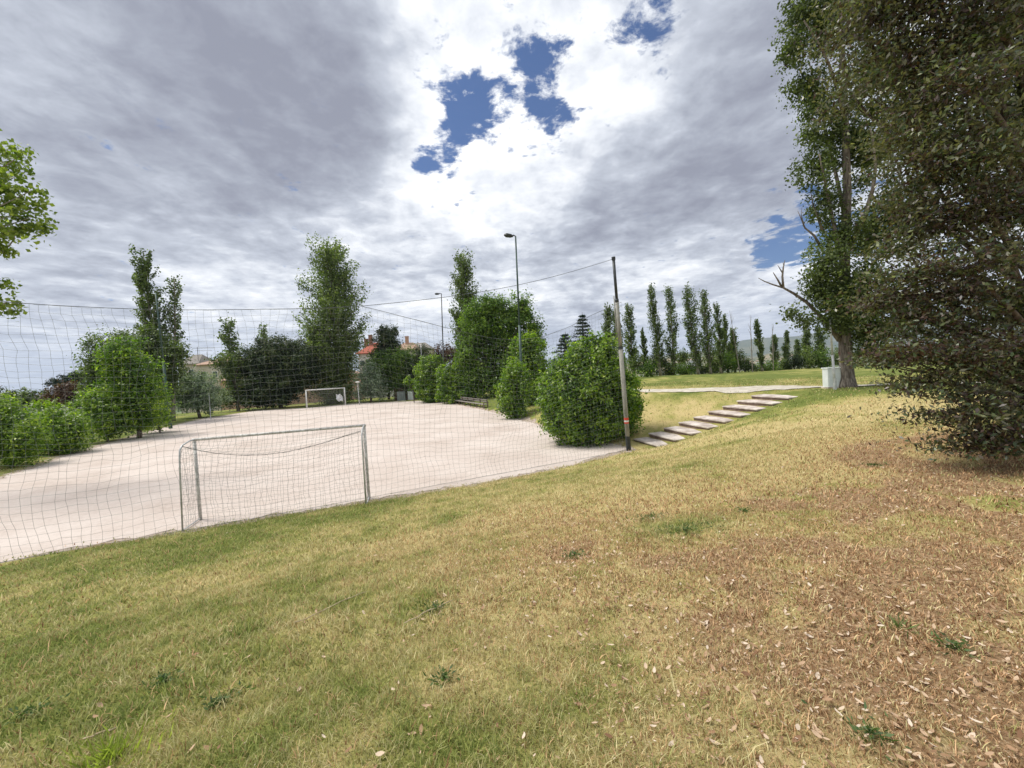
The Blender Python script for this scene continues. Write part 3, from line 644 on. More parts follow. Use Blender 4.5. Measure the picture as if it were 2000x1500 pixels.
us = [(1262, 715, 16, 16, 44), (1240, 705, 16, 20, 48), (1282, 700, 20, 26, 50), (1310, 715, 22, 18, 50), (1335, 718, 20, 16, 48), (1330, 690, 14, 20, 52), (1362, 715, 20, 16, 52), (1390, 705, 20, 24, 52), (1412, 700, 22, 24, 52), (1438, 695, 20, 22, 53),
      (1455, 706, 16, 14, 54), (1478, 712, 20, 8, 55), (1505, 710, 18, 10, 55), (1530, 705, 18, 14, 55), (1552, 698, 16, 18, 54), (1580, 694, 20, 20, 54), (1605, 694, 18, 22, 54), (1640, 690, 20, 20, 54), (1680, 690, 24, 20, 54), (1720, 688, 26, 20, 54), (1765, 690, 26, 18, 52), (1215, 715, 14, 16, 46)]
us_l = ['bush below the full rounded poplar', 'bush left of the thin sparse poplar', 'leafy bush behind the foot of the first open poplar', 'bush between the first and second open poplars', 'bush below the gap in the poplar row',
        'taller bush filling the gap in the poplar row', 'bush round the foot of the thick leaning poplar', 'bush under the fifth open poplar', 'dark bush under the sixth open poplar', 'rounded bush at the end of the dense poplars',
        'small bush beside the bare pole-like sapling', 'flat low bush right of the solitary poplar', 'low bush under the short young poplar', 'bush under the forked young poplar', 'pale leafy bush beside the smallest poplar',
        'bush left of the lamp post by the cabinet', 'bush just behind the cabinet', 'bush behind the big trunk', 'first bush right of the big trunk', 'second bush right of the big trunk', 'third bush right of the big trunk, under the evergreen', 'bush behind the net pole']
for i, (px, py, rx, ry, d) in enumerate(us):
    blobtree('field_bush', 'bush', us_l[i], px, d, [(px, py + 6, rx, ry), (px + 6, py + 12, rx * .8, ry * .7)], M[['poplar_dark', 'broad', 'poplar', 'dark'][(i * 7 + 1) % 4]], .22, 60, 'bushes along the far edge of the field', .05, clump=.55, per=36)

# ------------------------------------------------------------------ big poplar with the visible trunk, right
def trunk_tree():
    b = hit(1655, 757); D = b[1]; root = empty('poplar_tree', tuple(b), 'tall old poplar with a thick brown trunk and a bare dead limb by the path', 'tree')
    P3 = lambda px, py, dd=0: at(px, py, D + dd) - b
    mb = MB()
    pts = [np.array([0, 0, -.15]), np.array([0, 0, .12]), P3(1655, 735), P3(1652, 700), P3(1650, 660), P3(1648, 600), P3(1650, 500), P3(1655, 380), P3(1650, 200), P3(1640, 30), P3(1635, -150)]
    rad = [.42, .34, .26, .245, .23, .20, .19, .15, .12, .09, .04]
    mb.tube(pts, rad, 16)
    for px, py, s_, rr in ((1600, 300, 540, .1), (1580, 120, 420, .09), (1610, 450, 600, .12), (1700, 250, 500, .12), (1720, 80, 400, .1), (1590, 560, 640, .1), (1690, 520, 640, .12), (1570, 40, 250, .08)):
        limb(mb, P3(1650, s_), P3(px, py, RNG.uniform(-1.2, 1.2)), rr, .025, .1, 6, 7)
    trk = mb.build('trunk', M['bark_old'], root, smooth=True)
    dm = MB()   # bare limb
    main = [P3(1640, 665), P3(1622, 640), P3(1600, 615), P3(1575, 590), P3(1550, 573), P3(1530, 562), P3(1510, 556), P3(1492, 549), P3(1481, 543)]
    dm.tube(main, [.11, .10, .08, .065, .055, .043, .032, .022, .010], 8)
    dm.tube([P3(1527, 561), P3(1520, 548), P3(1510, 532)], [.045, .035, .014], 6)
    dm.tube([P3(1530, 562), P3(1528, 540), P3(1530, 522), P3(1533, 508)], [.05, .04, .028, .010], 6)
    dm.tube([P3(1529, 534), P3(1524, 526), P3(1519, 518)], [.03, .022, .01], 5)
    dm.tube([P3(1531, 520), P3(1529, 512)], [.02, .008], 5)
    dm.tube([P3(1602, 480), P3(1590, 460), P3(1572, 445), P3(1564, 425), P3(1558, 412)], [.06, .045, .032, .02, .008], 6)
    dm.tube([P3(1606, 450), P3(1596, 420), P3(1588, 400), P3(1583, 372)], [.06, .04, .028, .01], 6)
    dm.tube([P3(1572, 445), P3(1565, 420), P3(1566, 405)], [.02, .014, .006], 5)
    dm.build('dead_limb', M['bark_old'], root, smooth=True)
    bl = []
    for px, py, rx, ry, dd in [(1560, 20, 30, 40, 0), (1552, 90, 30, 50, 0), (1570, 170, 26, 50, .3), (1600, 60, 40, 70, 0), (1640, 0, 60, 80, 0), (1600, 200, 36, 60, 0), (1585, 260, 24, 40, 0), (1600, 330, 30, 50, 0), (1640, 260, 50, 70, .4),
                               (1615, 400, 34, 40, 0), (1640, 460, 46, 50, 0), (1610, 510, 40, 44, -.4), (1640, 560, 50, 50, 0), (1595, 560, 30, 30, -.3), (1660, 596, 48, 40, 0), (1662, 622, 40, 26, -.4), (1692, 655, 40, 30, -.2), (1636, 632, 30, 22, -.5), (1700, 690, 34, 16, -.3), (1620, 590, 38, 32, -.5), (1690, 560, 50, 60, 0), (1700, 450, 50, 70, .3), (1700, 300, 50, 80, 0), (1710, 130, 60, 90, 0), (1715, 640, 40, 26, -.3),
                               (1570, 630, 24, 10, -.3), (1548, 612, 12, 6, -.3), (1560, 345, 10, 30, 0), (1680, -90, 90, 90, 0), (1600, -60, 50, 60, 0), (1750, 600, 50, 60, 0), (1760, 420, 50, 80, 0), (1780, 200, 60, 90, 0)]:
        k = (D + dd) / FPX; c = at(px, py, D + dd); bl.append((c, (rx * k, rx * k * 1.0, ry * k)))
    P, v, O = blob_leaves(bl, 215, .38, 44, .35)
    leaf_mesh('crown', P - b, .125, .62, v, M['poplar_mid'], root, O, .35)
    return root, D
TT, TD = trunk_tree()

# ------------------------------------------------------------------ near evergreen oak, right edge
def near_oak():
    base = np.array([7.6, 5.7]); z = hgt(*base); root = empty('evergreen_tree', (base[0], base[1], z), 'dense dark brown green evergreen oak filling the right edge of the view', 'tree')
    D = 5.6; bl = []
    spec = [(1720, 30, 80, 90, .4), (1800, -40, 120, 120, 0), (1900, 60, 110, 120, 0), (1780, 130, 90, 90, .2), (1870, 200, 100, 100, -.2), (1990, 200, 110, 140, .3), (1740, 230, 70, 80, .5), (1800, 300, 80, 80, 0), (1900, 330, 90, 90, -.3),
            (1760, 390, 70, 70, .4), (1850, 430, 80, 70, 0), (1960, 430, 90, 90, 0), (1740, 480, 54, 50, .4), (1810, 520, 70, 54, 0), (1900, 540, 80, 70, -.3), (2000, 580, 90, 90, 0), (1770, 580, 66, 40, .3), (1850, 620, 76, 50, 0), (1740, 640, 60, 34, .5),
            (1800, 680, 66, 36, 0), (1890, 690, 74, 50, -.2), (1980, 720, 80, 80, 0), (1820, 745, 60, 30, 0), (1900, 780, 66, 44, -.3), (1850, 805, 56, 26, 0), (1980, 840, 60, 50, -.4), (1920, 850, 50, 34, -.2), (1880, 880, 36, 16, -.1), (1965, 885, 50, 26, -.2),
            (2100, 300, 150, 200, 0), (2150, 600, 150, 180, 0), (2080, 800, 110, 90, 0), (2050, 0, 150, 150, 0), (1690, 590, 40, 22, .6), (1700, 700, 42, 18, .5), (1640, 60, 36, 50, 1.2), (1660, 180, 40, 50, 1.0), (1700, -80, 90, 80, .6), (1900, -160, 200, 110, 0)]
    for px, py, rx, ry, dd in spec:
        if px < 1770 and py > 200: rx *= .72; px += 26
        k = (D + dd) / FPX; c = at(px, py, D + dd); sx = rx * k * .92
        bl.append((c, (sx, sx, ry * k * .92)))
    P, v, O = blob_leaves(bl, 820, .36, 130, .38, (1.25, 1.25, .40), .40)
    keep = P[:, 2] > z + .12; P, v, O = P[keep], v[keep], O[keep]
    # hang brownish old leaves in patches, as the tree has
    hue = fbm(P[:, 0] * .9 + P[:, 1] * .5, P[:, 2] * .9, 3); v = v + (hue - .5) * .95
    leaf_mesh('crown', local(root, P), .070, .42, v, M['oak'], root, O, .35, .2)
    mb = MB(); fork = np.array([0, 0, 1.4]); mb.tube([(0, 0, -.2), (.02, 0, .1), (0, .03, .7), tuple(fork), (.1, 0, 3.2), (0, .1, 5.5), (0, 0, 8.5)], [.34, .26, .22, .21, .17, .12, .04], 12)
    for c, rr in bl[::1]:
        lc = local(root, c); h0 = max(.7, lc[2] * .65 - .2); h0 = min(h0, 8)
        limb(mb, (0, .02, h0), lc, .055, .012, .14, 6, 6)
        for _ in range(3): limb(mb, lc * .6 + np.array([0, 0, h0 * .4]), lc + RNG.normal(size=3) * np.array(rr) * .5, .018, .004, .1, 4, 4)
    mb.build('trunk', M['bark'], root, smooth=True)
near_oak()

# ------------------------------------------------------------------ plane tree whose branches enter from the left edge
def left_tree():
    D = 15.0; bw = at(-150, 900, D); z = hgt(bw[0], D); b = np.array([bw[0], D, z])
    root = empty('plane_tree', tuple(b), 'yellow green leafy branches reaching in from the left edge, high above the net', 'tree')
    spec = [(15, 292, 24, 14), (45, 300, 16, 12), (20, 320, 40, 12), (-30, 330, 50, 30), (30, 345, 24, 9), (0, 360, 34, 12), (62, 372, 22, 8), (45, 395, 36, 14), (10, 400, 40, 20), (80, 402, 22, 10), (60, 425, 34, 12), (85, 448, 16, 9), (30, 450, 40, 14), (0, 470, 28, 16),
            (50, 440, 30, 12), (8, 492, 14, 9), (-40, 440, 60, 50), (18, 555, 26, 5), (-10, 560, 34, 12), (12, 590, 22, 10), (8, 607, 20, 9), (-30, 600, 40, 24), (-100, 380, 100, 90), (-140, 520, 90, 80), (-150, 260, 90, 70), (-60, 250, 40, 30)]
    bl = []
    for px, py, rx, ry in spec:
        dd = RNG.uniform(-.5, .5); k = (D + dd) / FPX; bl.append((at(px, py, D + dd), (rx * k, min(rx * k, 1.2), ry * k)))
    P, v, O = blob_leaves(bl, 52, .26, 14, .35)
    leaf_mesh('crown', P - b, .15, .8, v, M['plane'], root, O, .3)
    mb = MB(); mb.tube([(0, 0, -.2), (0, 0, 2), (.2, 0, 5), (0, 0, 9), (0, 0, 12)], [.34, .27, .22, .14, .04], 10)
    for c, rr in bl:
        lc = np.array(c) - b; limb(mb, (0, 0, max(2, lc[2] - 1.2)), lc, .05, .012, .08, 6, 5)
    mb.build('trunk', M['bark_pale'], root, smooth=True)
left_tree()

# ------------------------------------------------------------------ poles and lamps
def pole_pts(base, top): return [base, top]
def net_pole_main():
    b = hit(1228, 880); top = at(1198, 502, b[1]); H = top[2] - b[2]; lean = np.array([top[0] - b[0], 0, H])
    root = empty('net_pole', tuple(b), 'nearest net pole, grey below and dark green above, with a red and white band', 'pole', 'tall poles holding the ball net')
    mb = MB(); a = lambda f_: lean * f_
    mb.tube([a(-.03), a(.53)], .088, 14); mb.build('lower_shaft', M['pole_grey'], root, smooth=True)
    MB().tube([a(.53), a(.77)], .070, 14).build('middle_shaft', M['pole_grey'], root, smooth=True)
    MB().tube([a(.77), a(.995)], .058, 12).tube([a(.768), a(.785)], .078, 12).build('upper_shaft', M['steel_dark'], root, smooth=True)
    MB().tube([a(.985), a(1.0)], .078, 12).build('pole_cap', M['steel_dark'], root)
    MB().tube([a(.527), a(.54)], .098, 12).build('collar', M['steel_dark'], root)
    MB().tube([a(0.0), a(.075)], .095, 12).build('sleeve', M['steel_dark'], root)
    MB().tube([a(.150), a(.158)], .0915, 14).build('band', M['white_paint'], root)
    MB().tube([a(.160), a(.172)], .0915, 14).tube([a(.142), a(.150)], .0915, 14).build('band', M['red_band'], root)
    return b, lean
PA, PAL = net_pole_main()
def light_pole(label, base, top, depth, arm=None, mat_='steel_green', r=.10, name='light_pole', cat='light pole', group='tall light poles round the pitch', basey=800, hit_=None):
    bw = at(base, basey, depth); z = hgt(bw[0], depth); b = np.array([bw[0], depth, z]); T = at(top[0], top[1], depth) - b
    root = empty(name, tuple(b), label, cat, group)
    MB().tube([T * -.01, T * .5], [r, r * .85], 10).tube([T * .5, T], [r * .7, r * .55], 10).build('shaft', M[mat_], root, smooth=True)
    MB().tube([(0, 0, -.05), (0, 0, .5)], r * 1.25, 10).build('base_sleeve', M[mat_], root)
    if arm:
        e = at(arm[0], arm[1], depth) - b
        MB().tube([T - np.array([0, 0, .1]), T + np.array([0, 0, .02]), (T + e) / 2 + np.array([0, 0, .08]), e], [r * .5] * 4, 6).build('arm', M['steel_dark'], root)
        d = unit(e - T); m = MB(); m.tube([e - d * .1, e + d * .10, e + d * .45, e + d * .62], [.06, .15, .17, .06], 8); m.build('lamp_head', M['steel_dark'], root)
    return root
light_pole('tallest light pole, standing before the broad tree with a lamp reaching left', 1022, (1007, 462), 30.8, (1000, 461), 'steel_green', .11, basey=810)
light_pole('distant light pole with a lamp reaching left, left of the leaning poplar', 869, (862, 574), 62, (857, 574), 'steel_dark', .12, basey=785)
light_pole('left net pole, dark green and without a lamp, in front of the forked poplar', 333, (304, 572), 37.5, None, 'steel_green', .12, name='net_pole', cat='pole', group='tall poles holding the ball net', basey=832)
light_pole('thin net pole just behind the nearest one, seen above the biggest shrub', 1212, (1199, 578), 26, None, 'pole_grey', .06, name='net_pole', cat='pole', group='tall poles holding the ball net', basey=760)
light_pole('slim short fence post before the olive tree', 411, (408, 768), 46, None, 'galv', .04, name='fence_post', cat='post', group='slim posts behind the far end of the pitch', basey=810)
light_pole('slim pale fence post before the dark corner tree', 826, (822, 672), 62, None, 'galv', .06, name='fence_post', cat='post', group='slim posts behind the far end of the pitch', basey=780)
def park_lamp(label, base, headpx, depth, basey, mat_='galv'):
    bw = at(base, basey, depth); z = hgt(bw[0], depth); b = np.array([bw[0], depth, z]); T = at(headpx[0], headpx[1], depth) - b
    root = empty('park_lamp', tuple(b), label, 'lamp', 'low park lamps')
    MB().tube([(0, 0, -.05), T], [.075, .05], 10).build('post', M[mat_], root, smooth=True)
    MB().tube([T + np.array([0, 0, -.02]), T + np.array([0, 0, .10]), T + np.array([0, 0, .16]), T + np.array([0, 0, .24])], [.08, .34, .36, .10], 16).build('lamp_head', M['white_paint'], root)
park_lamp('low park lamp with a flat white head right of the far goal', 702, (698.5, 748), 58.5, 788)
park_lamp('park lamp with a flat white head beside the nearest net pole', 1209, (1206, 684), 34, 740)
light_pole('slim grey post standing before the pale cabinet, its top in the leaves', 1631, (1621, 625), TD - .5, None, 'galv', .055, name='metal_post', cat='post', group=None, basey=757)

# ------------------------------------------------------------------ cabinets
def cabinet(label, c, w, h, d, rz=0, mt='cabinet'):
    root = empty('utility_cabinet', tuple(c), label, 'cabinet', 'grey utility cabinets', rz)
    MB().box((0, 0, h / 2), (w, d, h)).build('body', M[mt], root, .012)
    MB().box((0, 0, h + .02), (w + .06, d + .06, .05)).build('lid', M[mt], root, .01)
    MB().box((0, -d / 2 - .008, h / 2), (w - .08, .012, h - .10)).build('door', M[mt], root, .003)
    MB().box((w * .3, -d / 2 - .025, h * .55), (.03, .03, .12)).build('handle', M['steel_dark'], root)
    MB().box((0, 0, .02), (w + .08, d + .08, .08)).build('plinth', M['stone'], root)
c = hit(1627, 758); cabinet('pale grey utility cabinet beside the big trunk and the path', (c[0], TD + .25, hgt(c[0], TD + .25)), .72, .88, .38, -.1)
c = onz(803, 781, .05); cabinet('pale grey box at the far corner of the pitch by the laurel bush', c, .9, 1.35, .4, .1)
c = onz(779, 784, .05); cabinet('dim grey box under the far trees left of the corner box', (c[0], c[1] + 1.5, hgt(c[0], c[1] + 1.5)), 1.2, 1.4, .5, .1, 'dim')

# dark board wall behind the far corner
c = onz(789, 783, 0.05); root = empty('board_fence', (c[0] - .3, c[1] + 3.0, 0), 'dark brown board fence behind the far corner of the pitch', 'fence', None, .05)
m = MB()
for i in range(16): m.box((-1.9 + i * .25, 0, 1.0 + .02 * (i % 3)), (.235, .04, 2.0 + .04 * (i % 3)))
m.build('boards', M['fence_wood'], root); MB().box((0, .05, .5), (4, .05, .1)).box((0, .05, 1.6), (4, .05, .1)).build('rail', M['fence_wood'], root)

# ------------------------------------------------------------------ steps
def steps():
    n = 9; d = STB - STA; dirn = unit(np.array([d[0], d[1], 0])); dirn = unit(dirn + np.array([-.02, .10, 0])); rz = math.atan2(dirn[1], dirn[0])
    root = empty('garden_steps', tuple(STA), 'flight of nine low paved steps climbing the grass bank from net pole to path', 'steps')
    L = np.linalg.norm(d[:2]) / n; W = 2.0; rise = (d[2]) / n
    for i in range(n):
        p = d * (i / n) + np.array([dirn[0], dirn[1], 0]) * (L / 2); jz = RNG.uniform(-.006, .006); r_ = rz + RNG.uniform(-.015, .015)
        z = p[2] + jz
        m = MB(); m.box((p[0], p[1], z), (L + .10, W * RNG.uniform(.98, 1.02), .05), r_, 0, -.03); s = m.build('step', M['stone'], root, .008)
        q = p - dirn * (L / 2 - .03)
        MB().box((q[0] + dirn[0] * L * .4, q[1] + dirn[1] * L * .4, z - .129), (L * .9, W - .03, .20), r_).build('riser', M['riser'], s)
steps()

# ------------------------------------------------------------------ bench
def bench():
    a = onz(889, 788.5, 0.02); b = onz(950, 799, 0.02); d = b - a; L = np.linalg.norm(d); rz = math.atan2(d[1], d[0]); c = (a + b) / 2
    root = empty('long_bench', (c[0], c[1], .02), 'long weathered wooden bench with a slatted back beside the gravel pitch', 'bench', None, rz)
    # local +x to the near end; back on the side away from the pitch (local +y)
    for k in range(3): MB().box((0, -.17 + k * .15, .44), (L, .13, .045)).build('seat', M['wood_grey'], root, .006) if k == 0 else MB().box((0, -.17 + k * .15, .44), (L, .13, .045)).build('seat', M['wood_grey'], root, .006)
    for z in (.66, .84): MB().box((L * .04, .30, z), (L * .86, .04, .11), 0, .12).build('backrest', M['wood_grey'], root, .006)
    for x in np.linspace(-L / 2 + .3, L / 2 - .3, 6):
        MB().box((x, -.16, .21), (.09, .09, .42)).build('leg', M['fence_wood'], root)
        MB().box((x, .24, .44), (.09, .07, .90), 0, .12).build('leg', M['fence_wood'], root)
    for s in (1,): MB().box((L / 2 - .08, .02, .64), (.09, .56, .06)).box((L / 2 - .08, -.22, .32), (.09, .08, .62)).box((L / 2 - .08, .2, .32), (.09, .08, .62)).build('armrest', M['fence_wood'], root)
bench()

# ------------------------------------------------------------------ goals
def netgrid(mb, Pfn, nu, nv, r, jit=0.0):
    """wire grid over the sheet Pfn(u,v)"""
    g = np.array([[Pfn(i / nu, j / nv) for j in range(nv + 1)] for i in range(nu + 1)])
    if jit: g = g + RNG.normal(size=g.shape) * jit
    return g
def wires(name, G, r, mat_, parent, skip=0.0):
    """thin three sided cords along both grid directions"""
    segs = [(G[:-1], G[1:]), (G[:, :-1], G[:, 1:])]; Vs = []; Fs = []; o = 0
    for A, B in segs:
        A = A.reshape(-1, 3); B = B.reshape(-1, 3)
        if skip: k = RNG.uniform(0, 1, len(A)) > skip; A, B = A[k], B[k]
        d = unit(B - A); ref = np.where(np.abs(d[:, 2:3]) > .9, np.array([[1., 0, 0]]), np.array([[0, 0, 1.]])); e1 = unit(np.cross(d, ref)); e2 = np.cross(d, e1)
        ring = [e1 * math.cos(a) + e2 * math.sin(a) for a in (0, 2.094, 4.189)]
        V = np.stack([A + q * r for q in ring] + [B + q * r for q in ring], 1); n = len(A)
        b = o + np.arange(n)[:, None] * 6
        F = np.concatenate([np.concatenate([b + i, b + (i + 1) % 3, b + 3 + (i + 1) % 3, b + 3 + i], 1) for i in range(3)])
        Vs.append(V.reshape(-1, 3)); Fs.append(F); o += 6 * n
    return mesh_obj(name, np.concatenate(Vs), np.concatenate(Fs), mat_, parent)
def near_goal():
    bl = onz(392, 1015, .02); br = onz(721, 973, .02); c = (bl + br) / 2; d = br - bl; W = np.linalg.norm(d); rz = math.atan2(d[1], d[0])
    H = (at(377, 864, bl[1])[2] + at(711, 826, br[1])[2]) / 2
    root = empty('football_goal', (c[0], c[1], .02), 'nearest goal with a worn pale frame, seen from behind through the net', 'goal', 'football goals', rz)
    h = H - .02; x = W / 2; dep = -.75
    for s in (-1, 1): MB().tube([(s * x, 0, -.1), (s * x, 0, h)], .038, 12).build('post', M['worn_white'], root, smooth=True)
    MB().tube([(-x - .045, 0, h), (x + .045, 0, h)], .038, 12).build('crossbar', M['worn_white'], root, smooth=True)
    for s in (-1, 1):
        MB().tube([(s * x, 0, h), (s * x, -.25, h), (s * x, dep * .8, h - .06), (s * x, dep * .95, h - .16), (s * x, dep, h - .35), (s * x, dep - .12, .02)], .02, 8).build('stanchion', M['galv'], root, smooth=True)
        MB().tube([(s * x, 0, .04), (s * x, dep - .12, .04)], .018, 6).build('ground_bar', M['galv'], root)
    sag = lambda u: -.36 * math.sin(math.pi * min(1, (u * 1.0))) ** 1.0
    # rope along the back top, sagging in the middle
    rope = lambda u: np.array([-x + 2 * x * u, dep * .8 + .1 * math.sin(u * 3.14), h - .07 - .42 * math.sin(math.pi * u ** .85)])
    MB().tube([rope(u) for u in np.linspace(0, 1, 24)], .006, 5).build('rope', M['rope'], root)
    def back(u, v):
        t = rope(u); b_ = np.array([-x + 2 * x * u, dep - .15 + .1 * math.sin(u * 9), .03]); p = b_ + (t - b_) * v; p[1] += -.10 * math.sin(v * 3.14) + .05 * math.sin(u * 11 + v * 5); return p
    G1 = netgrid(None, back, int(W / .12), int(h / .13), 0, .012)
    def topn(u, v):
        a = np.array([-x + 2 * x * u, 0, h]); return a + (rope(u) - a) * v + np.array([0, 0, -.10 * math.sin(v * 3.14)])
    G2 = netgrid(None, topn, int(W / .12), 6, 0, .008)
    wires('net', G1, .0024, M['net'], root); wires('net', G2, .0024, M['net'], root)
    for s in (-1, 1):
        G3 = netgrid(None, lambda u, v: np.array([s * x, (dep * .9) * u, .03 + (h - .1 - .1 * u) * v]), 6, 15, 0, .012); wires('net', G3, .0024, M['net'], root)
near_goal()
def far_goal():
    bl = onz(600, 797.5, .02); br = onz(675, 791, .02); c = (bl + br) / 2; d = br - bl; W = np.linalg.norm(d); rz = math.atan2(d[1], d[0])
    h = (at(597.5, 763, bl[1])[2] + at(672.5, 757.5, br[1])[2]) / 2
    root = empty('football_goal', (c[0], c[1], .02), 'far goal with a clean white frame before the dark trees', 'goal', 'football goals', rz); x = W / 2; dep = 1.3
    for s in (-1, 1): MB().tube([(s * x, 0, -.1), (s * x, 0, h)], .075, 10).build('post', M['white_paint'], root, smooth=True)
    MB().tube([(-x - .075, 0, h), (x + .075, 0, h)], .075, 10).build('crossbar', M['white_paint'], root, smooth=True)
    for s in (-1, 1): MB().tube([(s * x, 0, h), (s * x, dep * .6, h), (s * x, dep, .02)], .03, 6).build('stanchion', M['galv'], root)
    G1 = netgrid(None, lambda u, v: np.array([-x + 2 * x * u, dep - .5 * v + .05 * math.sin(u * 12), .03 + (h - .05) * v]), int(W / .14), 16, 0, .01); wires('net', G1, .006, M['net_pale'], root)
    for s in (-1, 1):
        G3 = netgrid(None, lambda u, v: np.array([s * x, dep * u * (1 - .4 * v), .03 + (h - .05) * v]), 8, 14, 0, .01); wires('net', G3, .006, M['net_pale'], root)
    # crumpled white sheet hanging in the goal net
    Q = at(663, 777, c[1] + dep + .25); n = 12; V = []
    for i in range(n):
        for j in range(n):
            u, v = i / (n - 1) - .5, j / (n - 1) - .5; k = math.sqrt(max(.15, 1 - 2.2 * abs(u * v)))
            V.append((Q[0] + u * 1.15 * k, Q[1] + .16 * math.sin(u * 9) * math.cos(v * 7), Q[2] + v * 1.15 * k - .25 * u + .1 * math.sin(u * 8)))
    F = [[i * n + j, (i + 1) * n + j, (i + 1) * n + j + 1, i * n + j + 1] for i in range(n - 1) for j in range(n - 1)]
    o = mesh_obj('plastic_sheet', V, F, M['plastic'], smooth=True); s = o.modifiers.new('s', 'SOLIDIFY'); s.thickness = .01; tag(o, 'white crumpled plastic sheet caught behind the far goal net', 'sheet')
far_goal()

# ------------------------------------------------------------------ the big ball net
def ball_net():
    # vertical plane along the near edge of the pitch
    p0 = onz(360, 1040, 0)[:2]; p1 = np.array(PA[:2]); dr = p1 - p0; dr = dr / np.linalg.norm(dr)
    nrm = np.array([dr[1], -dr[0]])
    def onplane(px, py):
        d = ray(px, py); den = d[0] * nrm[0] + d[1] * nrm[1]; t = (p1[0] * nrm[0] + p1[1] * nrm[1]) / den
        X = np.array([d[0] * t, d[1] * t]); return float((X - p0) @ dr), EYE + d[2] * t
    topc = sorted([onplane(*q) for q in [(0, 590), (100, 597), (200, 602), (305, 606), (420, 606), (560, 604), (640, 602), (705, 598), (760, 612), (830, 630), (900, 648), (960, 661), (1010, 665), (1060, 658), (1110, 640), (1160, 614), (1200, 590)]])
    S = np.array([q[0] for q in topc]); ZT = np.array([q[1] for q in topc]); s1 = float((p1 - p0) @ dr); sl = S[0] - 5.0
    S = np.r_[sl, S[:-1], s1]; ZT = np.r_[ZT[0] + 1.6, ZT]
    fixs = onplane(705, 598)[0]
    nu = int((s1 - sl) / .165); nv = 34; u = np.linspace(0, 1, nu + 1); ss = sl + (s1 - sl) * u
    zt = np.interp(ss, S, ZT); gx = p0[0] + dr[0] * ss; gy = p0[1] + dr[1] * ss
    zb = height(gx, gy) + .02
    v = np.linspace(0, 1, nv + 1)[None, :] ** 1.0
    U, Vv = np.meshgrid(ss, np.linspace(0, 1, nv + 1), indexing='ij')
    Z = zb[:, None] + (zt - zb)[:, None] * v
    off = (fbm(U * .5, Vv * 3, 3) - .5) * .9 * np.sin(Vv * np.pi) ** .6 + (fbm(U * 2.2, Vv * 9 + 5, 3) - .5) * .22
    off = off * (1 - .6 * sstep(s1 - 1.0, s1, U))
    su = (fbm(U * .8 + 30, Vv * 5, 3) - .5) * .28 + (fbm(U * 3.1 + 3, Vv * 12, 2) - .5) * .07
    su = su * sstep(s1, s1 - .8, U)
    Z = Z + (fbm(U * .7 + 70, Vv * 6 + 4, 3) - .5) * .34 * np.sin(Vv * np.pi) ** .5 + RNG.normal(size=Z.shape) * .008
    X = p0[0] + dr[0] * (U + su) + nrm[0] * off; Y = p0[1] + dr[1] * (U + su) + nrm[1] * off
    G = np.stack([X, Y, Z], -1)
    b = np.array([PA[0], PA[1], PA[2]])
    root = empty('ball_net', tuple(b), 'large sagging green ball net strung behind the near goal', 'net')
    wires('netting', G - b, .0023, M['net'], root, .0)
    # gathered folds by the pole
    tp = [tuple(np.array([p0[0] + dr[0] * s, p0[1] + dr[1] * s, z]) - b + np.array([0, 0, .01])) for s, z in zip(np.linspace(sl, s1, 90), np.interp(np.linspace(sl, s1, 90), S, ZT))]
    MB().tube(tp, .007, 5).build('top_rope', M['rope'], root)
    lsh = MB(); lsh.tube([tuple(np.array([q[0], q[1], hgt(q[0] , q[1] ) + .03]) - b) for q in [(p0[0] + dr[0] * s, p0[1] + dr[1] * s) for s in np.linspace(sl, s1, 60)]], .004, 5); lsh.build('bottom_rope', M['net'], root)
    f0 = np.array([p0[0] + dr[0] * fixs, p0[1] + dr[1] * fixs, np.interp(fixs, S, ZT)]); ptop = b + PAL * .99; pts = []
    for k in range(20):
        q = k / 19; p = f0 + (ptop - f0) * q; p[2] -= .28 * math.sin(q * math.pi); pts.append(tuple(p - b))
    MB().tube(pts, .008, 5).build('cable', M['rope'], root)
    # loose edge lines from the thin pole behind
ball_net()

